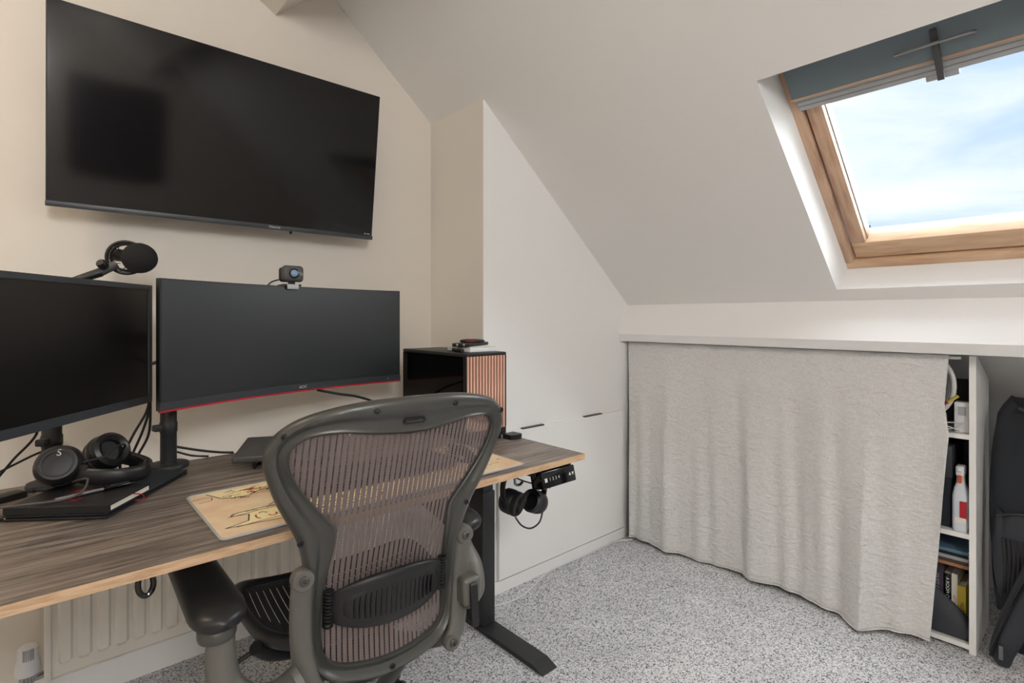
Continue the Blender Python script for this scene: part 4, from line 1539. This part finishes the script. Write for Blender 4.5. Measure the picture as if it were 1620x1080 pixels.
def shelf_unit(name, label, y0, y1, shelves, cat='shelf'):
    un = thing(name, label, cat, (XF, y0, 0), 0, 'shelving units under the eaves')
    T = Tr(-XF, -y0, 0)
    XB = 2.62
    for ya in (y0, y1 - .018):
        B(T).prism([(XF, .001), (XB, .001), (XB, min(1.0, roof_z(XB))), (XF + .02, min(1.0, roof_z(XF + .02)) if False else 1.0), (XF, 1.0)] if roof_z(XF) > 1.0 else [(XF, .001), (XB, .001), (XB, roof_z(XB)), (XF, roof_z(XF))], ya, ya + .018, 'y').build('upright', M_panel, un, smooth=0)
    for z in shelves:
        B(T).box((XF + .002, y0 + .018, z - .016), (XB - .01, y1 - .018, z)).build('shelf', M_panel, un, smooth=0)
    B(T).box((XB, y0, .001), (XB + .006, y1, roof_z(XB + .006))).build('back_panel', M_grey, un, smooth=0)
    return un


shelf_unit('shelf_unit', 'white shelf unit peeking out at the right curtain edge', .286, .80, (.030, .400, .735))
shelf_unit('shelf_unit', 'white shelf unit hidden behind the left of curtain', 1.00, 1.60, (.030, .400, .735))

# ---- top shelf: coiled cable, adaptor, leads
co = thing('coiled_cable', 'thick pale grey cable coiled on the top shelf', 'cable', (2.365, .372, .745))
b = B()
for k in range(4):
    q = .095 - .011 * k
    b.tube([(.012 * k + .004 * math.sin(3 * a), .035 + q * .62 * math.cos(a), .145 + q * math.sin(a)) for a in [2 * PI * j / 30 for j in range(30)]], .0075, 8, True)
b.build('cable_coils', M_cablew, co)
B().rbox((-.022, .01, .135), (-.004, .055, .165), .004, 2, Rx(-.6)).build('cable_plug', M_whitep, co)
B().rbox((-.01, .0, .0005), (.05, .06, .05), .01, 2).build('cable_tail', M_lgrey, co)
o = thing('white_adaptor', 'white block adaptor standing on the top shelf', 'adapter', (2.37, .325, .735))
B().rbox((-.015, -.018, .0005), (.03, .022, .105), .004, 2).build('adaptor_body', M_whitep, o)
B().box((-.0165, -.01, .06), (-.015, .012, .09)).build('adaptor_label', M_lgrey, o, smooth=0)
o = thing('connector_lead', 'thin white lead with red and yellow tips on the top shelf', 'cable', (2.345, .350, .740))
B().tube(spline([(0, .03, .0), (.005, -.01, .012), (0, -.03, .03), (.01, .03, .022), (0, -.02, .004)], 6), .002, 6).build('lead', M_cablew, o)
B().tube([(.0, .012, .098), (.0, -.016, .122)], .005, 8).build('yellow_tip', M_yellow, o)
B().tube([(.0, .028, .086), (.0, .012, .098)], .005, 8).build('red_tip', M_red, o)
B().tube(spline([(.0, .028, .086), (.004, .035, .05), (.0, .03, .0)], 5), .002, 6).build('tip_wire', M_cablew, o)
# ---- middle shelf: dark storage box and spray bottle
o = thing('storage_box', 'charcoal lidded storage box on the middle shelf', 'box', (2.46, .455, .400))
B().rbox((-.10, -.10, .0008), (.10, .12, .17), .006, 2).build('box_body', M_dark, o)
B().rbox((-.104, -.104, .17), (.104, .124, .285), .006, 2).build('box_lid', M_dark2, o)
sb = thing('spray_bottle', 'pale spray bottle with red label on the middle shelf', 'bottle', (2.368, .330, .400))
rings = []
for z, wx, wy in ((.0006, .026, .021), (.01, .028, .0225), (.12, .028, .0225), (.145, .022, .018), (.165, .013, .012), (.19, .012, .011)):
    rings.append([(wx * math.copysign(abs(math.cos(a)) ** .5, math.cos(a)), wy * math.copysign(abs(math.sin(a)) ** .5, math.sin(a)), z) for a in [2 * PI * k / 28 for k in range(28)]])
B().loft(rings, True, True).build('bottle_body', M_bot, sb)
B().box((-.0295, -.019, .045), (-.0275, .000, .105)).build('red_label', M_red, sb, smooth=0)
B().box((-.0296, -.017, .03), (-.0275, .012, .049)).build('label_text_block', M_paper, sb, smooth=0)
tr_ = B().rbox((-.024, -.012, .188), (.022, .012, .222), .005, 2).build('spray_head', M_whitep, sb)
B().rbox((-.034, -.006, .206), (-.022, .006, .218), .002, 1).build('nozzle', M_whitep, tr_)
B().rbox((-.026, -.005, .165), (-.020, .005, .192), .002, 1).build('trigger', M_orange, tr_)
# ---- bottom shelf: books, magazines, pouch
bks = [(.020, .215, M_navy, 'navy hardback with orange lettering, leftmost of books on bottom shelf', 'TALES', M_orange),
       (.036, .235, M_plum, 'thick plum paperback among the books on bottom shelf', 'DUST OF DREAMS', M_lgrey),
       (.022, .195, M_blackg, 'black book with white title on bottom shelf', "A ROOM OF ONE'S OWN", M_paper),
       (.016, .200, M_paper, 'cream paperback with reddish print on bottom shelf', 'LETTERS', M_inkred),
       (.022, .165, M_yellow, 'yellow book beside the shelf upright', 'NOTES', M_ink)]
y = .440
for w_, h_, m_, lab, ttl, tm in bks:
    y -= w_ + .0006
    bk_ = thing('book', lab, 'book', (2.40, y + w_ / 2, .0303), 0, 'books on the bottom shelf')
    B().box((0, -w_ / 2 + .0015, .0008), (.135, w_ / 2 - .0015, h_ - .003)).build('pages', M_paper, bk_, smooth=0)
    b = B()
    b.box((-.003, -w_ / 2, 0), (.137, -w_ / 2 + .0015, h_)).box((-.003, w_ / 2 - .0015, 0), (.137, w_ / 2, h_)).box((-.003, -w_ / 2 + .0015, 0), (-.0005, w_ / 2 - .0015, h_))
    b.build('cover', m_, bk_, smooth=0)
    text('spine_title', ttl, min(.5 * w_ + .003, .016), tm, bk_, Tr(-.0034, 0, h_ * .52) @ Rz(-PI / 2) @ Rx(PI / 2) @ Rz(-PI / 2))
mg = [(M_tan, 'tan folder, bottom of the flat pile above the books'), (M_ink, 'dark brown magazine low in the flat pile above books'), (M_lgrey, 'pale magazine in the middle of the flat pile'), (M_dark, 'charcoal folder near top of the flat pile'), (M_blue, 'blue magazine on top of the flat pile')]
z = .0303 + .236
for k, (m_, lab) in enumerate(mg):
    h_ = .011
    o = thing('magazine', lab, 'magazine', (2.372 + .004 * (k % 2), .372, z + .0005), .02 * (k % 3 - 1), 'flat pile on the books')
    B().box((0, -.060, .0012), (.20, .06, h_ - .0012)).build('pages', M_paper, o, smooth=0)
    B().box((-.002, -.0605, h_ - .0012), (.202, .0605, h_)).build('front_cover', m_, o, smooth=0)
    B().box((-.002, -.0605, 0), (.202, .0605, .0012)).build('back_cover', m_, o, smooth=0)
    B().box((-.002, .0595, .0), (.202, .0607, h_)).build('fold', m_, o, smooth=0)
    B().box((-.0022, -.0605, .0), (-.0004, .0605, h_)).build('spine', m_, o, smooth=0)
    z += h_ + .0008
# folded pouch leaning in front
po = thing('leather_pouch', 'dark blue-grey folded pouch leaning below the books', 'pouch', (2.362, .372, .031))
rings = []
for t in [k / 10 for k in range(11)]:
    yy = .055 - .115 * t
    top = .158 - .085 * t ** 1.3
    bot = .002 - .0 * t
    th = .014 + .006 * math.sin(PI * t)
    rings.append([(.012 + th, yy, bot), (.012 + th, yy, (top + bot) / 2), (.014, yy, top), (.006, yy, top - .004), (-.012, yy, (top + bot) / 2), (-.014, yy, bot)])
B().loft(rings, True, True).build('pouch_body', M_dark2, po, smooth=60)
B().tube(spline([(-.014, -.064, .012), (-.010, -.066, .05), (.006, -.0655, .074)], 5), .005, 8).build('piping', M_grey, po)
B().tube([(-.016, -.068, .016), (-.008, -.069, .062)], .0042, 6).build('zip', M_steel, po)

# ================================================================== bags in the right bay
gb = thing('black_backpack', 'large black backpack propped in the bay right of shelf', 'bag', (2.50, .10, 0))


def blob(bld, cx_, cy_, z0, z1, wx, wy, f, n=32, rows=24, e=.45):
    rings = []
    for j in range(rows + 1):
        t = j / rows
        z = z0 + (z1 - z0) * t
        sc, ox, oy = f(t)
        rings.append([(cx_ + ox + wx * sc * math.copysign(abs(math.cos(a)) ** e, math.cos(a)) + .004 * math.sin(a * 7 + t * 11), cy_ + oy + wy * sc * math.copysign(abs(math.sin(a)) ** e, math.sin(a)) + .005 * math.sin(a * 5 + t * 7), z + .014 * math.cos(a * 3 + 1 + t) * t) for a in [2 * PI * k / n for k in range(n)]])
    return bld.loft(rings, True, True)


B_ = B()
blob(B_, .0, -.02, .13, .845, .080, .185, lambda t: (.86 + .14 * math.sin(PI * min(1, t * 1.02)) ** .5 - .25 * max(0, t - .93) * 6, -.008 * math.sin(t * 3), .006 * math.sin(t * 5)))
main = B_.build('main_compartment', M_dark, gb, smooth=60)
B_ = B()
blob(B_, -.078, .06, .15, .48, .030, .09, lambda t: (.88 + .14 * math.sin(PI * t), -.008 * math.sin(PI * t), 0), 24, 12)
B_.build('front_pocket', M_dark2, gb, smooth=60)
for pts in ([(-.088, .09, .83), (-.094, .02, .79), (-.094, -.02, .70), (-.092, -.06, .60), (-.09, -.12, .54)], [(-.108, .14, .47), (-.116, .07, .49), (-.112, .0, .47)]):
    B().tube(spline(pts, 6), .005, 8).build('zip_piping', M_blackm, gb)
for k in range(5):
    B().tube(spline([(-.114, .125 - .012 * k, .40), (-.119, .12 - .011 * k, .32), (-.112, .122 - .01 * k, .22)], 5), .004, 8).build('webbing', M_blackm, gb)
B().rbox((-.122, .03, .36), (-.108, .07, .40), .005, 2).build('buckle', M_grey, gb)
B().tube(spline([(-.03, .06, .835), (-.035, .045, .862), (-.035, .0, .865), (-.03, -.02, .838)], 5), .009, 10).build('grab_handle', M_dark, gb)
B_ = B()
blob(B_, .01, .0, .002, .14, .06, .13, lambda t: (.9 + .1 * t, 0, 0), 20, 4)
B_.build('base_panel', M_dark, gb, smooth=60)
gs = thing('garment_bag', 'black zipped garment bag trailing onto the carpet at right edge', 'bag', (2.30, .10, 0))
rings = []
for t in [k / 16 for k in range(17)]:
    z = .006 + .62 * t
    yc = .130 - .19 * t ** 1.25
    xx = .035 + .012 * t
    rings.append([(xx + .018 * math.cos(a), yc + (.026 + .05 * t) * math.sin(a) - .05 * t, z + .03 * math.sin(a) * (1 - t) * (1 if math.sin(a) > 0 else .1)) for a in [2 * PI * q / 16 for q in range(16)]])
B().loft(rings, True, True).build('bag_body', M_dark2, gs, smooth=60)
edge = [(.015, .130 - .19 * (k / 16) ** 1.25 + .018 + .02 * k / 16 - .05 * k / 16, .03 + .60 * k / 16) for k in range(17)]
B().tube(edge, .005, 8).build('zip_edge', M_blackg, gs)
B().box((.006, .118, .030), (.014, .128, .075)).build('zip_pull', M_steel, gs)
